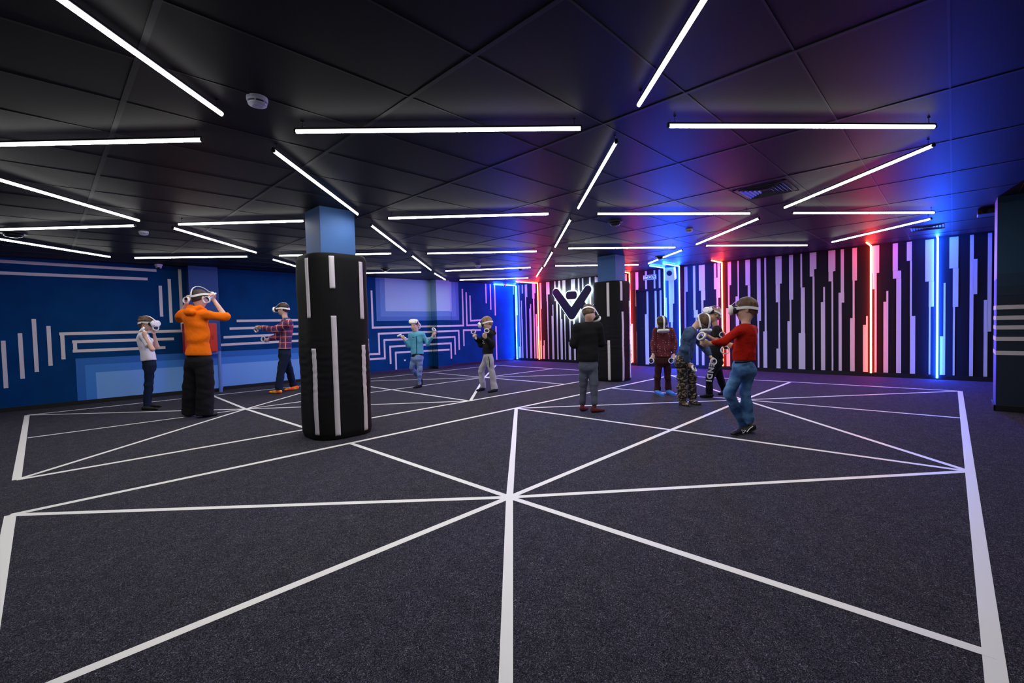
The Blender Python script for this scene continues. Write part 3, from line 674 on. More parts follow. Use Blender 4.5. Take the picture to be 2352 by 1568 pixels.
# ------------------------------------------------------------------ people: implicit bodies meshed with surface nets
class Fld:
    def __init__(s, vox): s.p = []; s.vox = vox; s.cuts = []; s.noise = None
    def rc(s, a, b, ra, rb=None, k=.02, flat=None, ratio=1., capa=False, capb=False):
        """round cone a->b; flat=(direction, ratio<1) squashes along a direction"""
        s.p.append(('c', np.array(a, float), np.array(b, float), ra, ra if rb is None else rb, k, flat, ratio, capa, capb)); return s
    def el(s, c, ax, r, k=.02): s.p.append(('e', np.array(c, float), np.array(ax, float), np.array(r, float), k)); return s
    def cut(s, p, n): s.cuts.append((np.array(p, float), nrm(np.array(n, float)))); return s
    def mesh(s):
        lo = V3(9, 9, 9)*9; hi = -lo
        for q in s.p:
            if q[0] == 'c': r = max(q[3], q[4])+.03; lo = np.minimum(lo, np.minimum(q[1], q[2])-r); hi = np.maximum(hi, np.maximum(q[1], q[2])+r)
            else: r = q[3].max()+.03; lo = np.minimum(lo, q[1]-r); hi = np.maximum(hi, q[1]+r)
        h = s.vox; n = np.ceil((hi-lo)/h).astype(int)+2; D = np.full(n, .2, np.float32)
        X = [lo[i]+h*np.arange(n[i]) for i in range(3)]
        for q in s.p:
            if q[0] == 'c': r = max(q[3], q[4])+.05; a = np.minimum(q[1], q[2])-r; b = np.maximum(q[1], q[2])+r; k = q[5]
            else: r = q[3].max()+.04; a = q[1]-r; b = q[1]+r; k = q[4]
            i0 = np.clip(((a-lo)/h).astype(int), 0, n-1); i1 = np.clip(((b-lo)/h).astype(int)+2, 1, n)
            sl = tuple(slice(i0[i], i1[i]) for i in range(3))
            G = np.stack(np.meshgrid(*[X[i][i0[i]:i1[i]] for i in range(3)], indexing='ij'), -1).astype(np.float32)
            if q[0] == 'c':
                A, Bq, ra, rb, flat, ratio = q[1], q[2], q[3], q[4], q[6], q[7]
                P = G-A; ab = Bq-A
                if flat is not None:
                    f_ = nrm(flat); P = P+(P@f_)[..., None]*f_*(1/ratio-1); ab = ab+(ab@f_)*f_*(1/ratio-1)
                L = ab@ab; t = np.clip((P@ab)/L, 0, 1); d = np.linalg.norm(P-t[..., None]*ab, axis=-1)-(ra+(rb-ra)*t)
                if ratio < 1: d = d*(.5+.5*ratio)
                ud = nrm(Bq-A)
                if q[9]: d = np.maximum(d, (G-Bq)@ud)
                if q[8]: d = np.maximum(d, -((G-A)@ud))
            else:
                P = (G-q[1])@q[2].T/q[3]; ln = np.linalg.norm(P, axis=-1); d = (ln-1)*q[3].min()*.5+(ln-1)*np.median(q[3])*.5
            E = D[sl]; hh = np.clip(.5+.5*(E-d)/k, 0, 1); D[sl] = E*(1-hh)+d*hh-k*hh*(1-hh)
        if s.noise is not None or s.cuts:
            G = np.stack(np.meshgrid(*X, indexing='ij'), -1).astype(np.float32)
            if s.noise is not None: D = D+s.noise(G)
            for (p, nn) in s.cuts: D = np.maximum(D, (G-p)@nn)
        D[0] = D[-1] = .1; D[:, 0] = D[:, -1] = .1; D[:, :, 0] = D[:, :, -1] = .1
        return surfnet(D, lo, h)
def surfnet(D, lo, h):
    S_n = D < 0; n = D.shape
    cn = np.zeros((n[0]-1, n[1]-1, n[2]-1), int)
    for i in (0, 1):
        for j in (0, 1):
            for k in (0, 1): cn += S_n[i:n[0]-1+i, j:n[1]-1+j, k:n[2]-1+k]
    act = (cn > 0) & (cn < 8); idx = -np.ones(act.shape, int); I = np.argwhere(act); idx[act] = np.arange(len(I))
    acc = np.zeros((len(I), 3)); cnt = np.zeros(len(I))
    cor = [(i, j, k) for i in (0, 1) for j in (0, 1) for k in (0, 1)]
    for a in cor:
        for ax in range(3):
            if a[ax]: continue
            b = list(a); b[ax] = 1
            da = D[I[:, 0]+a[0], I[:, 1]+a[1], I[:, 2]+a[2]]; db = D[I[:, 0]+b[0], I[:, 1]+b[1], I[:, 2]+b[2]]
            m = (da < 0) != (db < 0); t = np.where(m, da/(da-db+1e-12), 0)
            P = np.tile(np.array(a, float), (len(I), 1)); P[:, ax] += t; acc[m] += P[m]; cnt[m] += 1
    V = (acc/cnt[:, None]+I)*h+lo; Fc = []
    for ax in range(3):
        u, v = [(1, 2), (2, 0), (0, 1)][ax]
        sl0 = [slice(None)]*3; sl1 = [slice(None)]*3; sl0[ax] = slice(0, -1); sl1[ax] = slice(1, None)
        A = S_n[tuple(sl0)]; Bq = S_n[tuple(sl1)]; E = np.argwhere(A != Bq)
        E = E[(E[:, u] > 0) & (E[:, v] > 0) & (E[:, u] < n[u]-1) & (E[:, v] < n[v]-1)]
        if not len(E): continue
        o = []
        for (du, dv) in ((1, 1), (0, 1), (0, 0), (1, 0)):
            C = E.copy(); C[:, u] -= du; C[:, v] -= dv; o.append(idx[C[:, 0], C[:, 1], C[:, 2]])
        Q = np.stack(o, 1); fl_ = ~A[E[:, 0], E[:, 1], E[:, 2]]; Q[fl_] = Q[fl_][:, ::-1]; Q = Q[(Q >= 0).all(1)]; Fc.append(Q)
    return V, np.concatenate(Fc)
def sdf_obj(name, fld, m, parent, sm=1):
    V, Q = fld.mesh()
    for _ in range(sm):                                  # one relaxing pass against voxel steps
        acc = np.zeros_like(V); c = np.zeros(len(V))
        for k in range(4):
            a, b = Q[:, k], Q[:, (k+1) % 4]; np.add.at(acc, a, V[b]); np.add.at(c, a, 1); np.add.at(acc, b, V[a]); np.add.at(c, b, 1)
        V = V*.45+(acc/np.maximum(c, 1)[:, None])*.55
    me = bpy.data.meshes.new(name); me.from_pydata((V-np.array(parent.location)).tolist(), [], Q.tolist()); me.update()
    me.polygons.foreach_set('use_smooth', [True]*len(me.polygons)); me.materials.append(m)
    o = bpy.data.objects.new(name, me); COL.objects.link(o); o.location = parent.location; attach(o, parent)
    return o
def folds(amp, fr=1., seed=0):
    r = np.random.RandomState(seed); W = r.randn(6, 3)*np.array([1., 1., 1.7])*11*fr; ph = r.rand(6)*6.3
    def f(G):
        o = 0
        for w_, p_ in zip(W, ph): o = o+np.sin(G@w_.astype(np.float32)+p_+1.3*np.sin(G[..., 2]*23*fr+p_))
        return (o*amp/3).astype(np.float32)
    return f

def skin(name, c, r=.5): return mat(name, c, r, spec=.35)
M_skin = skin('skin', (.68, .42, .33)); M_skin2 = skin('tanned_skin', (.50, .28, .19))
M_vis = mat('headset_white', (.84, .84, .87), .35); M_visd = mat('headset_black_foam', (.012, .012, .014), .7)
M_ctl = mat('controller_white', (.82, .82, .85), .35)

def hand(fld, wr, ha, n, s):
    """palm, four curled fingers and thumb closed round a grip; n = palm-side normal"""
    d = nrm(ha-wr); n = nrm(n-d*(n@d)); l = np.cross(d, n)
    fld.rc(wr, ha, .026*s, .040*s, .012, flat=n, ratio=.48)
    for i in range(4):
        off = (-.030+.020*i)*s; b = ha+l*off+d*.006*s; L = (.030, .035, .037, .031)[i]*s*.95; r = .0098*s
        a1, a2, a3 = [math.radians(x) for x in (38+4*i, 112+3*i, 178)]
        dr = lambda a: d*math.cos(a)+n*math.sin(a)
        p1 = b+dr(a1)*L; p2 = p1+dr(a2)*L*.8; p3 = p2+dr(a3)*L*.55
        fld.rc(b-d*.015*s, p1, r*1.08, r, .006); fld.rc(p1, p2, r, r*.93, .004); fld.rc(p2, p3, r*.93, r*.85, .004)
    tb = wr+(ha-wr)*.35+l*.030*s
    t1 = tb+(d*.6+l*.35+n*.75)*.032*s; t2 = t1+(d*.75-l*.15+n*.5)*.028*s
    fld.rc(tb, t1, .0135*s, .012*s, .010); fld.rc(t1, t2, .012*s, .010*s, .004)
    return d, n, l

def head_frame(face, up):
    Y = nrm(face); Zh = nrm(up-Y*(up@Y)); return np.cross(Y, Zh), Y, Zh      # x right, y forward, z up

def add_head(fld, c, ax, h):
    X, Y, Zh = ax; A = np.array([X, Y, Zh]); T = lambda x, y, z: c+h*(x*X+y*Y+z*Zh)
    fld.el(T(0, -.012, .028), A, h*V3(.075, .094, .086), .03)
    fld.el(T(0, .022, -.035), A, h*V3(.060, .070, .072), .03)
    fld.el(T(0, .058, -.088), A, h*V3(.026, .020, .018), .02)          # chin
    fld.rc(T(0, .085, .012), T(0, .104, -.022), .008*h, .013*h, .014)     # nose
    fld.rc(T(-.03, .078, .018), T(.03, .078, .018), .012*h, .012*h, .012)      # brow
    fld.el(T(0, .086, -.055), A, h*V3(.022, .010, .006), .008)
    for sx in (-1, 1):
        fld.el(T(sx*.040, .062, -.03), A, h*V3(.02, .018, .02), .015)     # cheek
        e = nrm(V3(.25, 1, 0)); fld.el(T(sx*.078, -.008, -.005), A, h*V3(.009, .019, .031), .006)
        fld.el(T(sx*.083, -.016, .004), A, h*V3(.006, .012, .022), .004)
    return T

def hair(name, c, ax, h, m, parent, thick=.012, front=.06, nape=-.085, tuft=.004, seed=0, vox=.005, long=0.):
    X, Y, Zh = ax; A = np.array([X, Y, Zh]); f = Fld(vox); T = lambda x, y, z: c+h*(x*X+y*Y+z*Zh)
    f.el(T(0, -.014, .030), A, h*V3(.075, .094, .086)+thick, .02)
    f.el(T(0, -.040, -.02), A, h*V3(.064, .060, .070)+thick*.6, .02)
    if tuft > .006:
        r = np.random.RandomState(seed)
        for i in range(12):
            a_ = r.rand()*6.28; rr = .05+.02*r.rand(); p = T(rr*math.cos(a_), -.02+rr*math.sin(a_), .095); f.rc(p, p+h*(X*r.randn()*.012+Y*r.randn()*.012+Zh*.02), .012, .004, .012)
    f.noise = folds(tuft, 3.2, seed)
    zf, zb = front, nape; sl = (zf-zb)/.19; p0 = T(0, 0, zb+sl*.095); nn = nrm(-(Zh-Y*sl)); f.cut(p0, nn)
    return sdf_obj(name, f, m, parent)

def headset(c, ax, h, label, vis_pitch=0., lift=0., fwd=0.):
    """visor, foam, side straps, top strap and rear cradle, in the head's own frame"""
    X, Y, Zh = ax
    cp, sp_ = math.cos(vis_pitch), math.sin(vis_pitch); Y2 = Y*cp+Zh*sp_; Z2 = Zh*cp-Y*sp_
    T = lambda x, y, z: c+h*(x*X+y*Y2+z*Z2)+Z2*lift+Y2*fwd
    root = empty('vr_headset', T(0, .13, .012), label, 'vr headset', 'white headsets worn by the players')
    f = Fld(.005); A = np.array([X, Y2, Z2])
    vw = .084
    f.rc(T(-vw+.035, .142, .010), T(vw-.035, .142, .010), .047*h, .047*h, .01, flat=Y2, ratio=.62)
    f.rc(T(-vw+.035, .142, -.006), T(vw-.035, .142, -.006), .042*h, .042*h, .02, flat=Y2, ratio=.62)
    f.cut(T(0, .166, 0), Y2)
    sdf_obj('visor', f, M_vis, root)
    g_ = Fld(.005); g_.rc(T(-.050, .102, .006), T(.050, .102, .006), .046*h, .046*h, .01, flat=Y2, ratio=.8); sdf_obj('face_foam', g_, M_visd, root)
    mb = MB()
    for (x, z) in ((-.068, .036), (.068, .036), (-.066, -.024), (.066, -.024)): mb.lathe(T(x, .163, z), [(.006*h, 0), (.006*h, .006*h)], Y2, 10)
    mb.build('tracking_camera', M_visd, root)
    for sx in (-1, 1):
        ps = [(.080, .150, .010), (.086, .11, .014), (.089, .05, .018), (.090, 0, .018), (.085, -.045, .012), (.068, -.085, .002), (.036, -.112, -.006), (0, -.119, -.008)]
        P = [T(sx*x, y, z) for x, y, z in ps]
        MB().sweep(smooth_path(P), Z2, .028*h, .008).build('side_strap', M_vis, root, smooth=False, bevel=.002)
    P = [T(0, y, z) for y, z in ((.145, .050), (.118, .068), (.082, .094), (.04, .117), (-.01, .129), (-.06, .118), (-.098, .076), (-.117, .0))]
    MB().sweep(smooth_path(P), X, .029*h, .005).build('top_strap', M_vis, root, bevel=.001)
    return root

def controller(hc, n, ring, h, label, face=None):
    """grip along hand->ring, tracking ring, button face and trigger"""
    base = hc+n*.026*h; ax_ = nrm(ring-base); R_ = .043*h
    root = empty('vr_controller', base, label, 'vr controller', 'white motion controllers held by the players')
    f = Fld(.0045); f.rc(base-ax_*.055*h, base+ax_*.03*h, .014*h, .019*h, .01); f.rc(base+ax_*.03*h, base+ax_*.05*h, .02*h, .024*h, .01)
    sdf_obj('grip', f, M_ctl, root)
    fn = face if face is not None else -HF*.85+ZUP*.25+HR*.1; fn = nrm(fn); cen = base+ax_*(.05*h+R_*.9)
    u = nrm(ax_-fn*(ax_@fn)); v = np.cross(fn, u)
    P = [cen+R_*(u*math.cos(t)+v*math.sin(t)) for t in [2*PI*i/28 for i in range(28)]]
    MB().sweep(P, fn, .026*h, .009*h, closed=True).build('tracking_ring', M_ctl, root, smooth=True)
    fc = base+ax_*.052*h
    MB().lathe(fc+fn*.012*h, [(.021*h, 0), (.020*h, .012*h)], fn, 18).build('button_face', M_visd, root)
    MB().cyl(fc+fn*.02*h+v*.004, fc+fn*.036*h+v*.004, .006*h, .007*h, n=10).build('thumbstick', M_visd, root)
    return root

def person(px0, label, s, head, face, up, neck, sh, arms, pelvis, legs, top, bottom, foot, hairs, h=.95, body_vox=.0058, skinm=None, fat=1., chest_fwd=None):
    """joints are surveyed: (px, py, extra depth). legs: [(knee, ankle, heel, toe)], feet as floor pixels or explicit depth"""
    skinm = skinm or M_skin; h = h
    def foot_pt(p, r):
        if len(p) == 2: q = fl(*p); q[2] = r; return q
        return at_depth(p[0], p[1], D+p[2])
    D0 = depth(fl(*px0)); D = D0
    J = lambda p: at_depth(p[0], p[1], D+p[2])
    L = []
    for (kn, an, he, to) in legs:
        H_ = foot_pt(he, .034*s); T_ = foot_pt(to, .026*s); dA = depth(H_)+.02
        if len(he) == 3: dA = D+he[2]
        L.append([None, None, H_, T_, kn, an, dA])
    PEL = J(pelvis)
    nk = J(neck); hd = J(head); shL, shR = J(sh[0]), J(sh[1]); shm = (shL+shR)/2
    lat = nrm(shR-shL); spine = nrm(nk-PEL); lat = nrm(lat-spine*(lat@spine)); fwd = nrm(np.cross(spine, lat))
    if fwd@V3(face[0], face[1], 0) < 0 and abs(face[2]) < .8: fwd = -fwd
    
    plat = lat
    root = empty('person', V3(PEL[0], PEL[1], 0), label, 'person', 'players wearing headsets')
    hips = [PEL-plat*.082*s-spine*.02, PEL+plat*.082*s-spine*.02]
    # which leg goes with which hip is given by the order of the list
    for i, l in enumerate(L):
        l[1] = at_depth(l[5][0], l[5][1], l[6]); dk = (depth(hips[i])+l[6])/2+(l[4][2] if len(l[4]) > 2 else 0); l[0] = at_depth(l[4][0], l[4][1], dk)
    W = PEL+spine*.13*s; CH = shm-spine*.075*s
    B_ = Fld(body_vox)
    B_.rc(CH, W, .135*s*fat, .115*s*fat, .05*s, flat=fwd, ratio=.66); B_.rc(W, PEL, .110*s*fat, .118*s*fat, .05*s, flat=fwd, ratio=.72)
    B_.rc(shL*.85+shm*.15, shR*.85+shm*.15, .050*s, .050*s, .04)
    B_.rc(shm+(nk-shm)*.2, nk, .052*s, .046*s, .03); 
    ax = head_frame(face, up); hb = hd-h*(ax[2]*.055+ax[1]*.025)
    B_.rc(nk, hb, .047*s, .050*h, .02); add_head(B_, hd, ax, h)
    for i, l in enumerate(L):
        bt, bk_, ba = [min(q_*s, b_*s-.015) for q_, b_ in zip((.078, .050, .032), bottom['r'])]; B_.rc(hips[i], l[0], bt, bk_, .03); B_.rc(l[0], l[1], bk_, ba, .02)
        B_.rc(l[1], l[2], .030*s, .030*s, .02); B_.rc(l[2], l[3], .028*s, .022*s, .015)
    HA = []
    for i, a_ in enumerate(arms):
        S0 = (shL, shR)[i]; el, wr, ha = J(a_['el']), J(a_['wr']), J(a_['ha'])
        wr = ha+nrm(wr-ha)*min(np.linalg.norm(wr-ha), .075*h) if np.linalg.norm(wr-ha) > .11*h else wr
        if np.linalg.norm(wr-ha) < .05*h: wr = ha+nrm(wr-ha)*.06*h
        B_.rc(S0, el, .047*s, .038*s, .025); B_.rc(el, wr, .037*s, .025*s, .02)
        ring = J(a_['ring']) if 'ring' in a_ else ha+ZUP*.1
        d = nrm(ha-wr); hx = nrm(ring-ha); n = np.cross(hx, d)
        if np.linalg.norm(n) < .2: n = -HF
        n = nrm(n)*a_.get('side', 1)
        d, n, l_ = hand(B_, wr, ha, n, h*.95); HA.append((S0, el, wr, ha, n, ring, a_))
    sdf_obj('body', B_, skinm, root)
    # ---- clothes
    t = top; C = Fld(.008); q = t.get('loose', 1.); e = .016*q
    C.rc(CH, W, .140*s*fat+e, .125*s*fat+e, .05, flat=fwd, ratio=.70); 
    hem = J(t['hem']); lowest = PEL-spine*.06*s; C.rc(W, lowest, .125*s*fat+e, (.140*fat+t.get('flare', .0))*s+e, .05, flat=fwd, ratio=.76)
    C.rc(shL*.86+shm*.14, shR*.86+shm*.14, .056*s+e*.7, .056*s+e*.7, .04)
    if t.get('collar'): C.rc(shm, shm+(nk-shm)*t['collar'], .062*s, .058*s, .02, capb=True)
    for (S0, el, wr, ha, n, ring, a_) in HA:
        sl = t.get('sleeve', 'long'); ql = t.get('arm', q); r1, r2, r3 = .056*s*ql+.004, .049*s*ql+.003, .036*s*ql+.003
        if sl == 'short': mid = S0+(el-S0)*.72; C.rc(S0, mid, r1, r1*1.02, .03, capb=True)
        elif sl == 'elbow': C.rc(S0, el, r1, r2*1.05, .03); C.rc(el, el+(wr-el)*.12, r2, r2, .02, capb=True)
        else: C.rc(S0, el, r1, r2, .03); C.rc(el, el+(wr-el)*.97, r2, r3, .025, capb=True)
    if t.get('hood'):
        bd = (.135*s*fat+e)*.68; b0 = shm+(nk-shm)*.72; bk = -fwd
        hp_ = [b0+lat*.078*s-bk*.03*s-spine*.02*s, b0+lat*.075*s+bk*.045*s+spine*.012*s, b0+lat*.042*s+bk*(bd*.85)-spine*.008*s, b0-lat*.042*s+bk*(bd*.85)-spine*.008*s, b0-lat*.075*s+bk*.045*s+spine*.012*s, b0-lat*.078*s-bk*.03*s-spine*.02*s]
        for i in range(5): C.rc(hp_[i], hp_[i+1], .042*s, .042*s, .010)
        C.rc(b0+lat*.035*s+bk*(bd*1.12)-spine*.052*s, b0-lat*.03*s+bk*(bd*1.12)-spine*.052*s, .052*s, .052*s, .012)
    C.noise = folds(t.get('fold', .0035)*1.7, 1., len(label))
    # hem: material below the hem removed, but keep the arms (only if they hang lower)
    hn = -nrm(spine*.8+ZUP*.2) if abs(spine[2]) > .7 else -spine
    low_arm = min(min((w_[1]-hem)@(-hn), (w_[2]-hem)@(-hn)) for w_ in HA)
    if low_arm > .03 or t.get('sleeve') == 'short': C.cut(hem, hn); sdf_obj(t.get('name', 'shirt'), C, t['m'], root)
    else:
        C2 = Fld(.008); C2.p = [p_ for p_ in C.p[:3]]; C2.noise = C.noise; 
        if t.get('collar'): C2.p.append(C.p[3])
        C2.cut(hem, hn); C3 = Fld(.008); C3.p = C.p[(4 if t.get('collar') else 3):]; C3.noise = C.noise
        sdf_obj(t.get('name', 'shirt'), C2, t['m'], root); sdf_obj('sleeves', C3, t['m'], root)
    if t.get('under'):
        U = Fld(.008); U.rc(W, lowest, .125*s*fat+e*.4, .150*s*fat+e*.4, .05, flat=fwd, ratio=.76); uh = J(t['under'][0]); U.cut(uh, -ZUP); U.cut(hem+ZUP*.06, ZUP); sdf_obj('undershirt', U, t['under'][1], root)
    b = bottom; Pn = Fld(.008); rt, rk, ra = b['r']; rt *= s; rk *= s; ra *= s
    Pn.rc(PEL+spine*.05*s, PEL-spine*.03, .128*s*fat, .142*s*fat*b.get('hip', 1.), .04, flat=fwd, ratio=.78)
    for i, l in enumerate(L):
        an = l[1]+(l[1]-l[0])*b.get('len', .0)
        Pn.rc(hips[i]-ZUP*.01, l[0], rt, rk, .022); Pn.rc(l[0], an, rk, ra, .018, capb=True)
        if b.get('break'): Pn.rc(an-nrm(l[1]-l[0])*.03, an-nrm(l[1]-l[0])*.01, ra*1.08, ra*1.12, .02)
        if b.get('butt'): Pn.rc(hips[i]-fwd*b['butt']*.045*s-ZUP*.02*s, hips[i]-fwd*b['butt']*.045*s-ZUP*.045*s, .075*s, .07*s, .03)
    Pn.noise = folds(b.get('fold', .0035)*1.6, 1.2, len(label)+3); top_ = J(top['hem']); top_ = PEL+spine*max((top_-PEL)@spine+.05, .095*s); Pn.rc(PEL, top_, .128*s*fat, .120*s*fat, .04, flat=fwd, ratio=.74); Pn.cut(top_, spine)
    sdf_obj('trousers', Pn, b['m'], root)
    feet = []
    for i, l in enumerate(L):
        he, to = l[2], l[3]; dd = nrm(to-he); fo = Fld(.006); fr = foot['r']*s; low = np.cross(dd, nrm(np.cross(ZUP, dd)))
        fu = nrm(ZUP-dd*(ZUP@dd))
        fo.rc(he, to, fr, fr*.82, .02, flat=fu, ratio=.8); fo.rc(he+fu*.01, he+(to-he)*.6, fr*1.05, fr*.85, .02)
        if foot.get('high'): fo.rc(he+fu*.01, l[1]+(l[1]-he)*.1, fr, .036*s, .02, capb=True)
        fo.cut(he-fu*(.031*s), -fu)
        if foot.get('open'): fo.cut(he+(to-he)*.25, -dd); fo.cut(he+(to-he)*.8, dd)
        o = sdf_obj(foot['name'], fo, foot['m'], root); feet.append(o)
        if foot.get('sole'):
            so = Fld(.006); so.rc(he-fu*.012*s-dd*.01, to-fu*.006*s+dd*.01, fr*1.12, fr*.95, .02, flat=fu, ratio=.9); so.cut(he-fu*(.033*s), -fu); so.cut(he-fu*(.016*s), fu); sdf_obj('sole', so, foot['sole'], o)
    hr = dict(hairs); hm = hr.pop('m'); hair('hair', hd, ax, h, hm, root, seed=len(label), **hr)
    for (S0, el, wr, ha, n, ring, a_) in HA:
        if a_.get('label'):
            controller(ha, n, ring, h, a_['label'], a_.get('face'))
    return dict(root=root, hd=hd, ax=ax, h=h, J=J, L=L, PEL=PEL, spine=spine, fwd=fwd, lat=lat, D=D, shm=shm, s=s)

# ---- fabrics
def plaid():
    m = mat('red_plaid_flannel', (.4, .03, .02), .85); nt = m.node_tree; b = nt.nodes['Principled BSDF']
    t = nt.nodes.new('ShaderNodeTexCoord'); prev = None
    base = nt.nodes.new('ShaderNodeRGB'); base.outputs[0].default_value = (.38, .022, .012, 1); prev = base.outputs[0]
    for (ax_, sc, lo, colr, ph) in (((0, 0, 1), 58., .25, (.03, .025, .12), 0), ((.72, -.69, 0), 58., .25, (.03, .025, .12), .4), ((0, 0, 1), 58., .965, (.75, .7, .9), 2.8), ((.72, -.69, 0), 58., .965, (.7, .65, .85), 3.1)):
        dp = nt.nodes.new('ShaderNodeVectorMath'); dp.operation = 'DOT_PRODUCT'; dp.inputs[1].default_value = ax_
        ml = nt.nodes.new('ShaderNodeMath'); ml.operation = 'MULTIPLY_ADD'; ml.inputs[1].default_value = sc; ml.inputs[2].default_value = ph
        si = nt.nodes.new('ShaderNodeMath'); si.operation = 'SINE'; gt = nt.nodes.new('ShaderNodeMath'); gt.operation = 'GREATER_THAN'; gt.inputs[1].default_value = lo
        mu = nt.nodes.new('ShaderNodeMath'); mu.operation = 'MULTIPLY'; mu.inputs[1].default_value = .72
        mx = nt.nodes.new('ShaderNodeMixRGB'); mx.inputs['Color2'].default_value = (*colr, 1)
        nt.links.new(t.outputs['Object'], dp.inputs[0]); nt.links.new(dp.outputs['Value'], ml.inputs[0]); nt.links.new(ml.outputs[0], si.inputs[0]); nt.links.new(si.outputs[0], gt.inputs[0])
        nt.links.new(gt.outputs[0], mu.inputs[0]); nt.links.new(mu.outputs[0], mx.inputs['Fac']); nt.links.new(prev, mx.inputs['Color1']); prev = mx.outputs['Color']
    nt.links.new(prev, b.inputs['Base Color']); return m
def dots():
    m = mat('maroon_dotted_cloth', (.10, .008, .018), .85); nt = m.node_tree; b = nt.nodes['Principled BSDF']
    t = nt.nodes.new('ShaderNodeTexCoord'); v = nt.nodes.new('ShaderNodeTexVoronoi'); v.inputs['Scale'].default_value = 30; v.inputs['Randomness'].default_value = .25
    lt = nt.nodes.new('ShaderNodeMath'); lt.operation = 'LESS_THAN'; lt.inputs[1].default_value = .20
    mx = nt.nodes.new('ShaderNodeMixRGB'); mx.inputs['Color1'].default_value = (.10, .008, .018, 1); mx.inputs['Color2'].default_value = (.60, .32, .36, 1)
    nt.links.new(t.outputs['Object'], v.inputs['Vector']); nt.links.new(v.outputs['Distance'], lt.inputs[0]); nt.links.new(lt.outputs[0], mx.inputs['Fac']); nt.links.new(mx.outputs['Color'], b.inputs['Base Color']); return m
def camo():
    m = var_mat('camouflage_cloth', (.012, .010, .009), (.30, .22, .15), 24, .85, .50, .60, detail=2.2, stretch=(1, 1, 1.6)); nt = m.node_tree
    cr = [n_ for n_ in nt.nodes if n_.type == 'VALTORGB'][0].color_ramp; e = cr.elements.new(.55); e.color = (.06, .042, .03, 1); cr.interpolation = 'CONSTANT'; cr.elements[0].position = .0; cr.elements[1].position = .48; cr.elements[2].position = .60
    return m
M_orange = mat('orange_hoodie_cloth', (.90, .17, .004), .9, bump=.7, bscale=4.5, bdist=.05, spec=.15); M_blk = mat('black_cloth', (.008, .008, .010), .85, bump=.6, bscale=6, bdist=.04, spec=.2)
M_navyj = mat('navy_denim', (.006, .014, .035), .85, spec=.2); M_wtee = var_mat('white_printed_tee', (.70, .68, .78), (.50, .48, .62), 20, .85, .66, .70)
M_teal = mat('teal_jacket_cloth', (.09, .36, .54), .8, bump=.7, bscale=12, bdist=.03); M_jean = var_mat('washed_blue_denim', (.09, .16, .38), (.26, .35, .64), 7, .85, .35, .7, detail=4, bump=.6)
M_jean2 = var_mat('bright_blue_denim', (.025, .09, .28), (.12, .28, .54), 6, .85, .38, .66, detail=4, bump=.6); M_grey = mat('pale_grey_cotton', (.42, .40, .45), .85, bump=.6, bscale=12, bdist=.03)
M_sweat = mat('black_sweater_knit', (.010, .010, .012), .95, spec=.15); M_greyb = mat('slate_grey_cotton', (.075, .085, .13), .9, bump=.6, bscale=12, bdist=.03); M_sock = var_mat('dark_red_striped_sock', (.14, .008, .012), (.05, .004, .01), 30, .9, .45, .55, stretch=(.3, .3, 3))
M_maroon = mat('maroon_cotton', (.045, .005, .010), .9); M_denim = var_mat('dark_denim_jacket', (.010, .028, .075), (.055, .11, .22), 9, .85, .35, .75, detail=4, bump=.7)
M_redsw = mat('red_sweater_knit', (.40, .010, .004), .9, bump=.7, bscale=10, bdist=.04, spec=.15); M_hairb = var_mat('brown_hair', (.055, .028, .015), (.13, .07, .04), 40, .7, stretch=(1, 1, .3)); M_haird = var_mat('dark_brown_hair', (.018, .009, .006), (.05, .025, .015), 40, .7, stretch=(1, 1, .3))
M_hairl = var_mat('light_brown_hair', (.16, .09, .045), (.30, .18, .10), 40, .7, stretch=(1, 1, .3)); M_shoe = mat('black_shoe', (.008, .008, .01), .6); M_slip = mat('bright_blue_rubber', (.03, .16, .62), .5)
M_osock = var_mat('orange_yellow_sock', (.95, .10, .01), (.85, .55, .02), 9, .8, .52, .56)

# 1 child in white tee, far left
p = person((345, 940), 'child in white printed tee and navy trousers, side on at far left, hands at chin', .80,
    head=(337, 743, 0), face=cd(1, -.06, .05), up=cd(0.03, 1, 0), neck=(331, 758, 0), sh=[(328, 772, .13), (330, 773, -.13)],
    arms=[dict(el=(361, 796, .16), wr=(354, 769, .06), ha=(356.5, 760, .05), ring=(358, 752, .0), side=1, face=cd(.9, .2, -.4), label='white controller in the raised far hand of the white tee child, under the visor'),
          dict(el=(350, 802, -.20), wr=(335, 776, -.20), ha=(331, 766, -.19), ring=(325, 755, -.17), side=-1, face=cd(-.5, .6, -.6), label='white controller held against the jaw by the near hand of the white tee child')],
    pelvis=(343, 836, 0), legs=[((344, 880), (340, 927), (336, 935), (368, 935.5)), ((340, 883), (337, 929), (331, 941.5), (360, 941.5))],
    top=dict(m=M_wtee, sleeve='short', hem=(344, 828, 0), loose=1.15, name='tee_shirt'), bottom=dict(m=M_navyj, r=(.082, .062, .060), len=.08), foot=dict(name='shoe', m=M_shoe, r=.036), hairs=dict(m=M_hairb, thick=.016, tuft=.010))
headset(p['hd'], p['ax'], p['h'], 'white headset on the white tee child at far left')

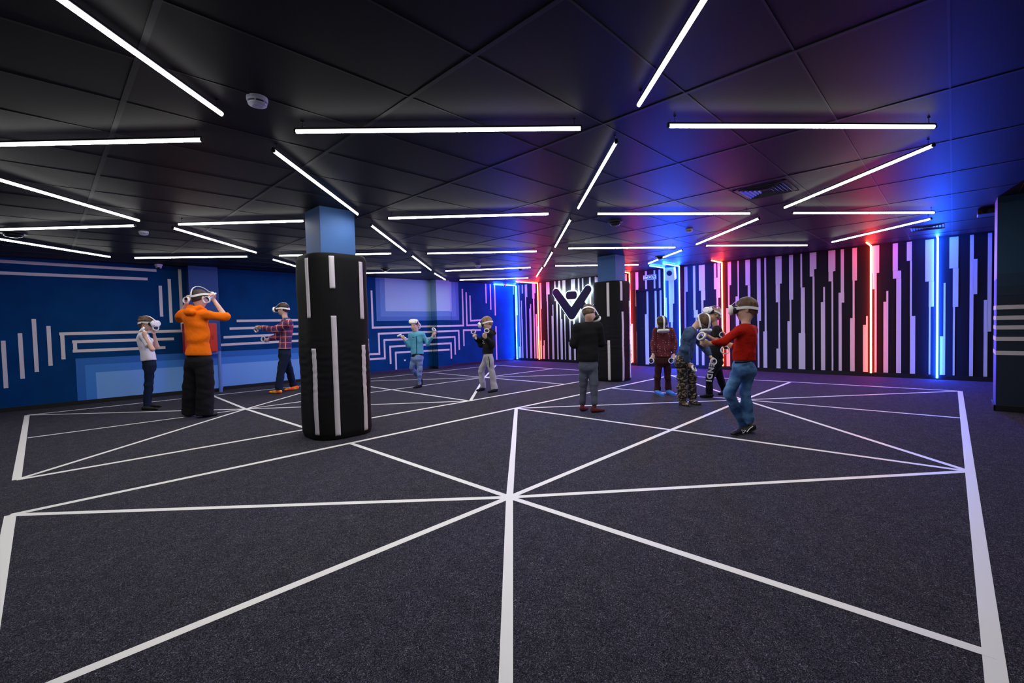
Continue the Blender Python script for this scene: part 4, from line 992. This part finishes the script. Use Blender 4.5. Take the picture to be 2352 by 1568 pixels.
# 2 adult in orange hoodie
p = person((455, 958), 'adult in bright orange hoodie and wide black trousers, back turned, adjusting the headset', .97,
    head=(460, 685, 0), face=cd(.42, -.25, .85), up=cd(.1, .95, .2), neck=(458, 703, 0), sh=[(418, 722, .06), (482, 722, -.06)],
    arms=[dict(el=(413, 730, .28), wr=(430, 694, .20), ha=(436, 686, .14), ring=(427, 690, .05), side=1, face=cd(-.2, .1, -1), label='white controller ring left of the orange hoodie person\'s head'),
          dict(el=(518, 727, .02), wr=(492, 690, .02), ha=(484, 680, -.02), ring=(475, 688, -.08), side=-1, face=cd(.1, 0, -1), label='white controller ring right of the orange hoodie person\'s head')],
    pelvis=(457, 826, 0), legs=[((440, 884), (438, 946), (437, 956), (431, 953)), ((472, 884), (470, 948), (472, 958), (495, 954.5))],
    top=dict(m=M_orange, sleeve='elbow', hem=(458, 816, 0), loose=1.5, arm=1.0, hood=1.0, collar=.6, flare=.0, fold=.009, name='hoodie'), bottom=dict(m=M_blk, r=(.118, .108, .112), len=.06, hip=1.1, fold=.0025), foot=dict(name='shoe', m=M_shoe, r=.038), hairs=dict(m=M_haird, thick=.009, tuft=.003), fat=1.08, h=1.0)
headset(p['hd'], p['ax'], 1.0, 'white headset tipped up on the orange hoodie person, top strap loose above the hair', vis_pitch=.30, lift=.035, fwd=-.005)

# 3 adult in plaid shirt
p = person((640, 901), 'adult in red plaid shirt and orange socks stepping left with arms held forward', .97,
    head=(650, 710, 0), face=cd(-1, -.08, -.05), up=cd(-.08, 1, 0), neck=(654, 727, 0), sh=[(656, 738, .17), (662, 741, -.17)],
    arms=[dict(el=(636, 774, .22), wr=(617, 778, .12), ha=(611, 779.5, .08), ring=(605, 778.5, .0), side=1, face=cd(-.3, .1, -1), label='lower white controller in the far hand of the plaid shirt person'),
          dict(el=(632, 757, -.18), wr=(602, 753, -.06), ha=(593, 752, -.02), ring=(588, 758, .02), side=-1, face=cd(-.4, -.2, -.8), label='upper white controller in the outstretched near hand of the plaid shirt person')],
    pelvis=(654, 812, .0), legs=[((663, 845), (675, 887), (682, 894.5), (656, 897.5)), ((646, 850), (640, 893), (643, 904), (621, 903))],
    top=dict(m=plaid(), hem=(655, 801, 0), loose=1.25, collar=.55, flare=.01, name='plaid_shirt'), bottom=dict(m=M_navyj, r=(.095, .072, .066), len=.04), foot=dict(name='sock', m=M_osock, r=.036), hairs=dict(m=M_haird, thick=.010), h=1.0, fat=1.03)
headset(p['hd'], p['ax'], 1.0, 'white headset on the plaid shirt person left of the near column')
yk = Fld(.008); sm_, sp3 = p['shm'], p['spine']; yk.rc(sm_+sp3*.015-p['lat']*.15, sm_+sp3*.015+p['lat']*.15, .068, .068, .03); yk.rc(sm_+sp3*.03, sm_+sp3*.075, .064, .06, .03, capb=True)
sdf_obj('shirt_yoke', yk, M_denim, p['root'])

# 4 child in teal jacket
p = person((962, 889), 'child in teal zip jacket with open arms, face uncovered and mouth open', .78,
    head=(953, 748, 0), face=cd(-.28, -.02, -1), up=cd(0, 1, -.05), neck=(957, 763, .02), sh=[(971, 769, 0), (944, 770, -.02)][::-1],
    arms=[dict(el=(938, 794, 0), wr=(930, 781, -.1), ha=(924.5, 776, -.13), ring=(918, 770, -.14), side=1, face=cd(-.5, 1, -.25), label='white controller in the hand of the teal jacket child at picture left'),
          dict(el=(983, 789, 0), wr=(993, 773, -.08), ha=(996, 766, -.1), ring=(997, 758, -.1), side=1, face=cd(.8, .9, -.5), label='white controller raised in the hand of the teal jacket child at picture right')],
    pelvis=(958.5, 820, 0), legs=[((946, 845, -.1), (962, 868), (968, 874, .22), (970, 881, .14)), ((963, 850), (963.5, 881), (966, 889.5), (951, 892))],
    top=dict(m=M_teal, hem=(958, 813, 0), loose=1.0, collar=.5, hood=1.0, name='jacket', under=((958, 820, 0), M_blk)), bottom=dict(m=M_jean, r=(.078, .060, .046), fold=.004), foot=dict(name='sock', m=M_blk, r=.033), hairs=dict(m=M_hairl, thick=.006, tuft=.002, front=.055))
headset(p['hd'], p['ax'], p['h'], 'white headset pushed up on the forehead of the teal jacket child', vis_pitch=.60, lift=.03, fwd=-.028)
hd, ax, h_ = p['hd'], p['ax'], p['h']; T = lambda x, y, z: hd+h_*(x*ax[0]+y*ax[1]+z*ax[2]); A3 = np.array(ax)
f = Fld(.003); f.el(T(0, .090, -.062), A3, h_*V3(.017, .009, .013), .004); sdf_obj('mouth', f, mat('open_mouth', (.05, .008, .008), .5), p['root'])
for sx in (-1, 1):
    f = Fld(.0028); f.el(T(sx*.030, .083, .002), A3, h_*V3(.0125, .008, .007), .004); e_ = sdf_obj('eye', f, mat('eye_white', (.6, .6, .6), .3), p['root'])
    f = Fld(.0025); f.el(T(sx*.030, .0905, .002), A3, h_*V3(.0055, .004, .0055), .004); sdf_obj('iris', f, mat('dark_iris', (.02, .015, .01), .2), e_)
    MB().tube([T(sx*.016, .094, .016), T(sx*.030, .096, .020), T(sx*.044, .088, .016)], .0022, 6).build('eyebrow', M_hairl, p['root'])
fr_ = p['PEL']; z_ = MB()
def front_line(root, J, pts, w, m, name, dd):
    P = [J((a, b, dd)) for a, b in pts]; MB().tube(P, w, 6).build(name, m, root)
front_line(p['root'], p['J'], [(956.5, 771), (956.3, 785), (956.8, 800), (957, 812)], .006, M_navyj, 'zip', -.118)
front_line(p['root'], p['J'], [(947, 774.5), (955, 773.5)], .005, M_navyj, 'chest_pocket_zip', -.108)

pk = p['J']((966.5, 846, -.07)); MB().box(pk, (.038, .012, .045), (HR, HF, ZUP)).build('cargo_pocket', M_jean, p['root'], bevel=.008)
# 5 child in black hoodie
p = person((1120, 899), 'child in a black hoodie and pale grey sweatpants facing left with both fists raised', .76,
    head=(1118, 742, 0), face=cd(-.94, -.28, -.2), up=cd(-.25, .95, 0), neck=(1122, 756, 0), sh=[(1119, 767, .11), (1126, 768, -.12)],
    arms=[dict(el=(1104, 790, .1), wr=(1093, 776, .02), ha=(1089, 771.5, -.01), ring=(1088, 763, -.02), side=1, face=cd(-.3, .4, -.8), label='white controller in the far fist of the black hoodie child, nearer the frame centre left'),
          dict(el=(1130, 793, -.15), wr=(1116, 776, -.24), ha=(1114, 769, -.26), ring=(1117, 761, -.27), side=-1, face=cd(.1, .6, -.8), label='white controller in the near fist of the black hoodie child, in front of the chest')],
    pelvis=(1121, 815, 0), legs=[((1105, 853), (1110, 889), (1111, 896), (1096, 898.5)), ((1130, 854), (1136, 892), (1140, 899), (1123, 902))],
    top=dict(m=M_blk, hem=(1119, 812, 0), loose=1.35, hood=1.0, collar=.75, flare=.01, name='hoodie', fold=.005), bottom=dict(m=M_grey, r=(.092, .074, .070), len=.06, fold=.005), foot=dict(name='sock', m=M_blk, r=.034), hairs=dict(m=M_hairl, thick=.010, tuft=.003))
headset(p['hd'], p['ax'], p['h'], 'white headset on the black hoodie child before the blue wall')
front_line(p['root'], p['J'], [(1122, 818), (1124, 830), (1125, 843)], .007, M_blk, 'side_stripe', -.17)
front_line(p['root'], p['J'], [(1108, 781), (1111, 784), (1108, 788), (1113, 788)], .004, M_wtee, 'chest_print', -.15)

# 6 child in black sweater seen from behind
p = person((1350, 946), 'child in black sweater and dark red socks seen from behind, looking down', .79,
    head=(1354, 719, 0), face=cd(.58, -.72, .50), up=cd(.25, .65, .75), neck=(1351, 737, 0), sh=[(1326, 752, .02), (1374, 752, -.02)],
    arms=[dict(el=(1319, 789, .03), wr=(1331, 779, .20), ha=(1338, 776, .24)), dict(el=(1381, 787, .03), wr=(1370, 779, .2), ha=(1362, 776, .24))],
    pelvis=(1351, 835, 0), legs=[((1340, 881), (1338, 928), (1337, 944), (1349, 940)), ((1364, 881), (1365.5, 930), (1362, 947.5), (1386, 945))],
    top=dict(m=M_sweat, hem=(1351, 829, 0), loose=1.35, collar=.8, flare=.01, name='sweater'), bottom=dict(m=M_greyb, r=(.080, .064, .048)), foot=dict(name='sock', m=M_sock, r=.034, high=True), hairs=dict(m=M_hairb, thick=.013, tuft=.004, nape=-.12), fat=1.05)
headset(p['hd'], p['ax'], p['h'], 'white headset on the black sweater child seen from behind')

# 7 person in maroon
p = person((1523, 907), 'person in maroon dotted top and blue slippers, head bowed and arms hanging', .76,
    head=(1520, 742, -.10), face=cd(0, -.90, -.42), up=cd(0, .40, -.9), neck=(1523, 752, .0), sh=[(1506, 760, 0), (1542, 759, 0)],
    arms=[dict(el=(1501, 791, 0), wr=(1500, 813, -.05), ha=(1500, 820, -.07), ring=(1496, 829, -.12), side=-1, face=cd(-.7, .2, -.8), label='white controller in the lowered hand of the maroon top person at picture left'),
          dict(el=(1549, 786, 0), wr=(1548, 814, -.05), ha=(1547, 821, -.07), ring=(1541, 829, -.12), side=1, face=cd(-.6, .2, -.8), label='white controller in the lowered hand of the maroon top person, beside the camouflage trousers')],
    pelvis=(1523, 822, 0), legs=[((1510, 865), (1510, 898), (1509, 904), (1522, 909)), ((1534, 865), (1535, 897), (1535, 903), (1548, 908))],
    top=dict(m=dots(), hem=(1523, 819, 0), loose=1.05, flare=.02, name='dotted_top'), bottom=dict(m=M_maroon, r=(.086, .066, .066), len=.05), foot=dict(name='slipper', m=M_slip, r=.044, sole=M_slip), hairs=dict(m=M_haird, thick=.010, tuft=.0045, front=.05), fat=1.0)
headset(p['hd'], p['ax'], p['h'], 'white headset on the bowed head of the maroon top person, strap over the crown')

# 8 child bending in denim jacket
p = person((1575, 931), 'child in a dark denim jacket and camouflage trousers bending far forward', .86,
    head=(1615, 738, -.05), face=cd(.10, -.93, -.28), up=cd(.35, .45, -.8), neck=(1598, 749, 0), sh=[(1592, 765, .15), (1581, 762, -.15)],
    arms=[dict(el=(1618, 797, .14), wr=(1632, 819, .06), ha=(1636, 828, .03), ring=(1638, 832, -.09), side=1, face=cd(.05, .1, -1), label='white controller with its ring towards the camera, held by the denim jacket child\'s far hand'),
          dict(el=(1573, 800, -.16), wr=(1579, 832, -.12), ha=(1584, 840, -.11), ring=(1592, 844, -.15), side=1, face=cd(.7, .5, -.6), label='white controller in the near lowered hand of the denim jacket child')],
    pelvis=(1569, 826, 0), legs=[((1588, 868), (1589, 913), (1588, 927), (1607, 931)), ((1567, 869), (1567, 917), (1565, 930), (1583, 934))],
    top=dict(m=M_denim, hem=(1569, 820, 0), loose=1.25, collar=.5, name='denim_jacket', fold=.005), bottom=dict(m=camo(), r=(.094, .080, .076), len=.08, fold=.007), foot=dict(name='sandal', m=camo(), r=.036, sole=M_shoe), hairs=dict(m=M_hairb, thick=.005, tuft=.0015))
headset(p['hd'], p['ax'], p['h'], 'white headset pointing at the floor on the bending denim jacket child')

# 9 child in black tee
p = person((1625, 914), 'child in black tee and black trousers with white letters on the leg', .78,
    head=(1638, 724, 0), face=cd(-.90, .05, -.25), up=cd(.05, 1, 0), neck=(1642, 742, 0), sh=[(1643, 757, .13), (1648, 758, -.12)],
    arms=[dict(el=(1652, 786, .04), wr=(1655, 783, -.15), ha=(1658, 779, -.24), ring=(1660, 770, -.28), side=1, face=cd(-.2, .2, -1), label='white controller ring above the red sleeve, held by the black tee child'), dict(el=(1646, 783, -.15), wr=(1626, 771, -.15), ha=(1619, 768, -.15))],
    pelvis=(1646, 827, 0), legs=[((1652, 862), (1664, 896), (1667, 903), (1652, 907.5)), ((1630, 867), (1629, 904), (1634, 912.5), (1610, 913))],
    top=dict(m=M_blk, sleeve='short', hem=(1646, 824, 0), loose=1.2, name='tee_shirt'), bottom=dict(m=M_blk, r=(.090, .072, .058), len=.02), foot=dict(name='sock', m=M_blk, r=.035, high=True), hairs=dict(m=M_hairl, thick=.009, tuft=.004), skinm=M_skin2)
headset(p['hd'], p['ax'], p['h'], 'white headset pushed up on the forehead of the black tee child', vis_pitch=.35, lift=.03, fwd=-.01)
kn9, an9, hp9 = p['L'][1][0], p['L'][1][1], p['PEL']
la = p['J']((1635, 834, -.20)); lb = p['J']((1627.5, 875, -.16)); dd_ = nrm(lb-la); nn_ = nrm(-HF-dd_*(-HF@dd_)); lx = dd_; ly = np.cross(nn_, lx)
Rm = Matrix(((lx[0], ly[0], nn_[0]), (lx[1], ly[1], nn_[1]), (lx[2], ly[2], nn_[2]))).to_4x4()
text('ENDI', .108, (la+lb)/2, Rm, mat('white_letters_cloth', (.75, .75, .78), .7), 'leg_lettering', p['root'], .005, .03, 1.22)

# 10 child in red sweater
p = person((1703, 1000), 'child in red sweater and blue jeans seen from behind, reaching left', .80,
    head=(1713, 710, 0), face=cd(-.88, -.06, .44), up=cd(-.03, 1, 0), neck=(1713, 737, 0), sh=[(1696, 760, -.08), (1731, 758, .04)],
    arms=[dict(el=(1661, 786, -.12), wr=(1629, 789, -.16), ha=(1619, 787, -.17), ring=(1611, 772, -.2), side=-1, face=cd(-.75, .55, -.35), label='white controller with dark button face in the outstretched hand of the red sweater child'),
          dict(el=(1695, 800, .24), wr=(1676, 792, .26), ha=(1669, 791, .26), ring=(1666, 797, .26), side=1, face=cd(-.2, .3, -.9), label='white controller partly hidden behind the red sweater child\'s torso')],
    pelvis=(1708, 840, 0), legs=[((1674, 905, -.06), (1706, 972), (1716, 990), (1684, 1000)), ((1711, 902), (1721, 966), (1728, 981, .10), (1700, 994, .08))],
    top=dict(m=M_redsw, hem=(1706, 828, 0), loose=.85, fold=.004, name='sweater'), bottom=dict(m=M_jean2, r=(.088, .066, .058), len=.09, butt=1., fold=.005), foot=dict(name='trainer', m=M_shoe, r=.042, high=False, sole=mat('dark_grey_rubber', (.03, .03, .035), .6)), hairs=dict(m=M_hairb, thick=.011, tuft=.004))
headset(p['hd'], p['ax'], p['h'], 'white headset on the red sweater child, nearest of all headsets')
cn = p['shm']+(p['J']((1713, 737, 0))-p['shm'])*.62; t1_, t2_ = p['lat'], p['fwd']
MB().tube([cn+.050*(t1_*math.cos(a_)+t2_*math.sin(a_)) for a_ in [i*PI/10 for i in range(20)]], .007, 8, closed=True).build('collar', M_blk, p['root'], smooth=True)
J = p['J']; tr = [J((1703.5, 987, -.115)), J((1713, 988.5, -.115)), J((1706.5, 995, -.115))]
MB().tube(tr, .003, 6, closed=True).build('shoe_emblem', M_plastic, p['root'])
MB().tube([J((1729, 979, -.06)), J((1722, 984, -.09)), J((1715.5, 992, -.10))], .004, 6).build('shoe_piping', M_plastic, p['root'])
MB().tube([J((1688, 832, -.13)), J((1706, 832, -.135)), J((1722, 829, -.12))], .010, 8).build('belt', M_blk, p['root'])


# ------------------------------------------------------------------ camera & world
cam = bpy.data.cameras.new('camera'); cam.sensor_fit = 'HORIZONTAL'; cam.sensor_width = 36; cam.lens = F/2352*36; cam.clip_start = .05
co = bpy.data.objects.new('camera', cam); COL.objects.link(co)
mw = Matrix.Identity(4)
for i in range(3): mw[i][0], mw[i][1], mw[i][2], mw[i][3] = CR[i], CU[i], -CF[i], C0[i]
co.matrix_world = mw; S.camera = co
w = bpy.data.worlds.new('world'); S.world = w; w.use_nodes = True
w.node_tree.nodes['Background'].inputs['Color'].default_value = (.002, .002, .003, 1)
S.cycles.sample_clamp_direct = 30
vs = S.view_settings; S.display_settings.display_device = 'sRGB'
vs.view_transform = 'Standard'; vs.look = 'None'; vs.gamma = 1; vs.use_curve_mapping = False; vs.exposure = 0.0
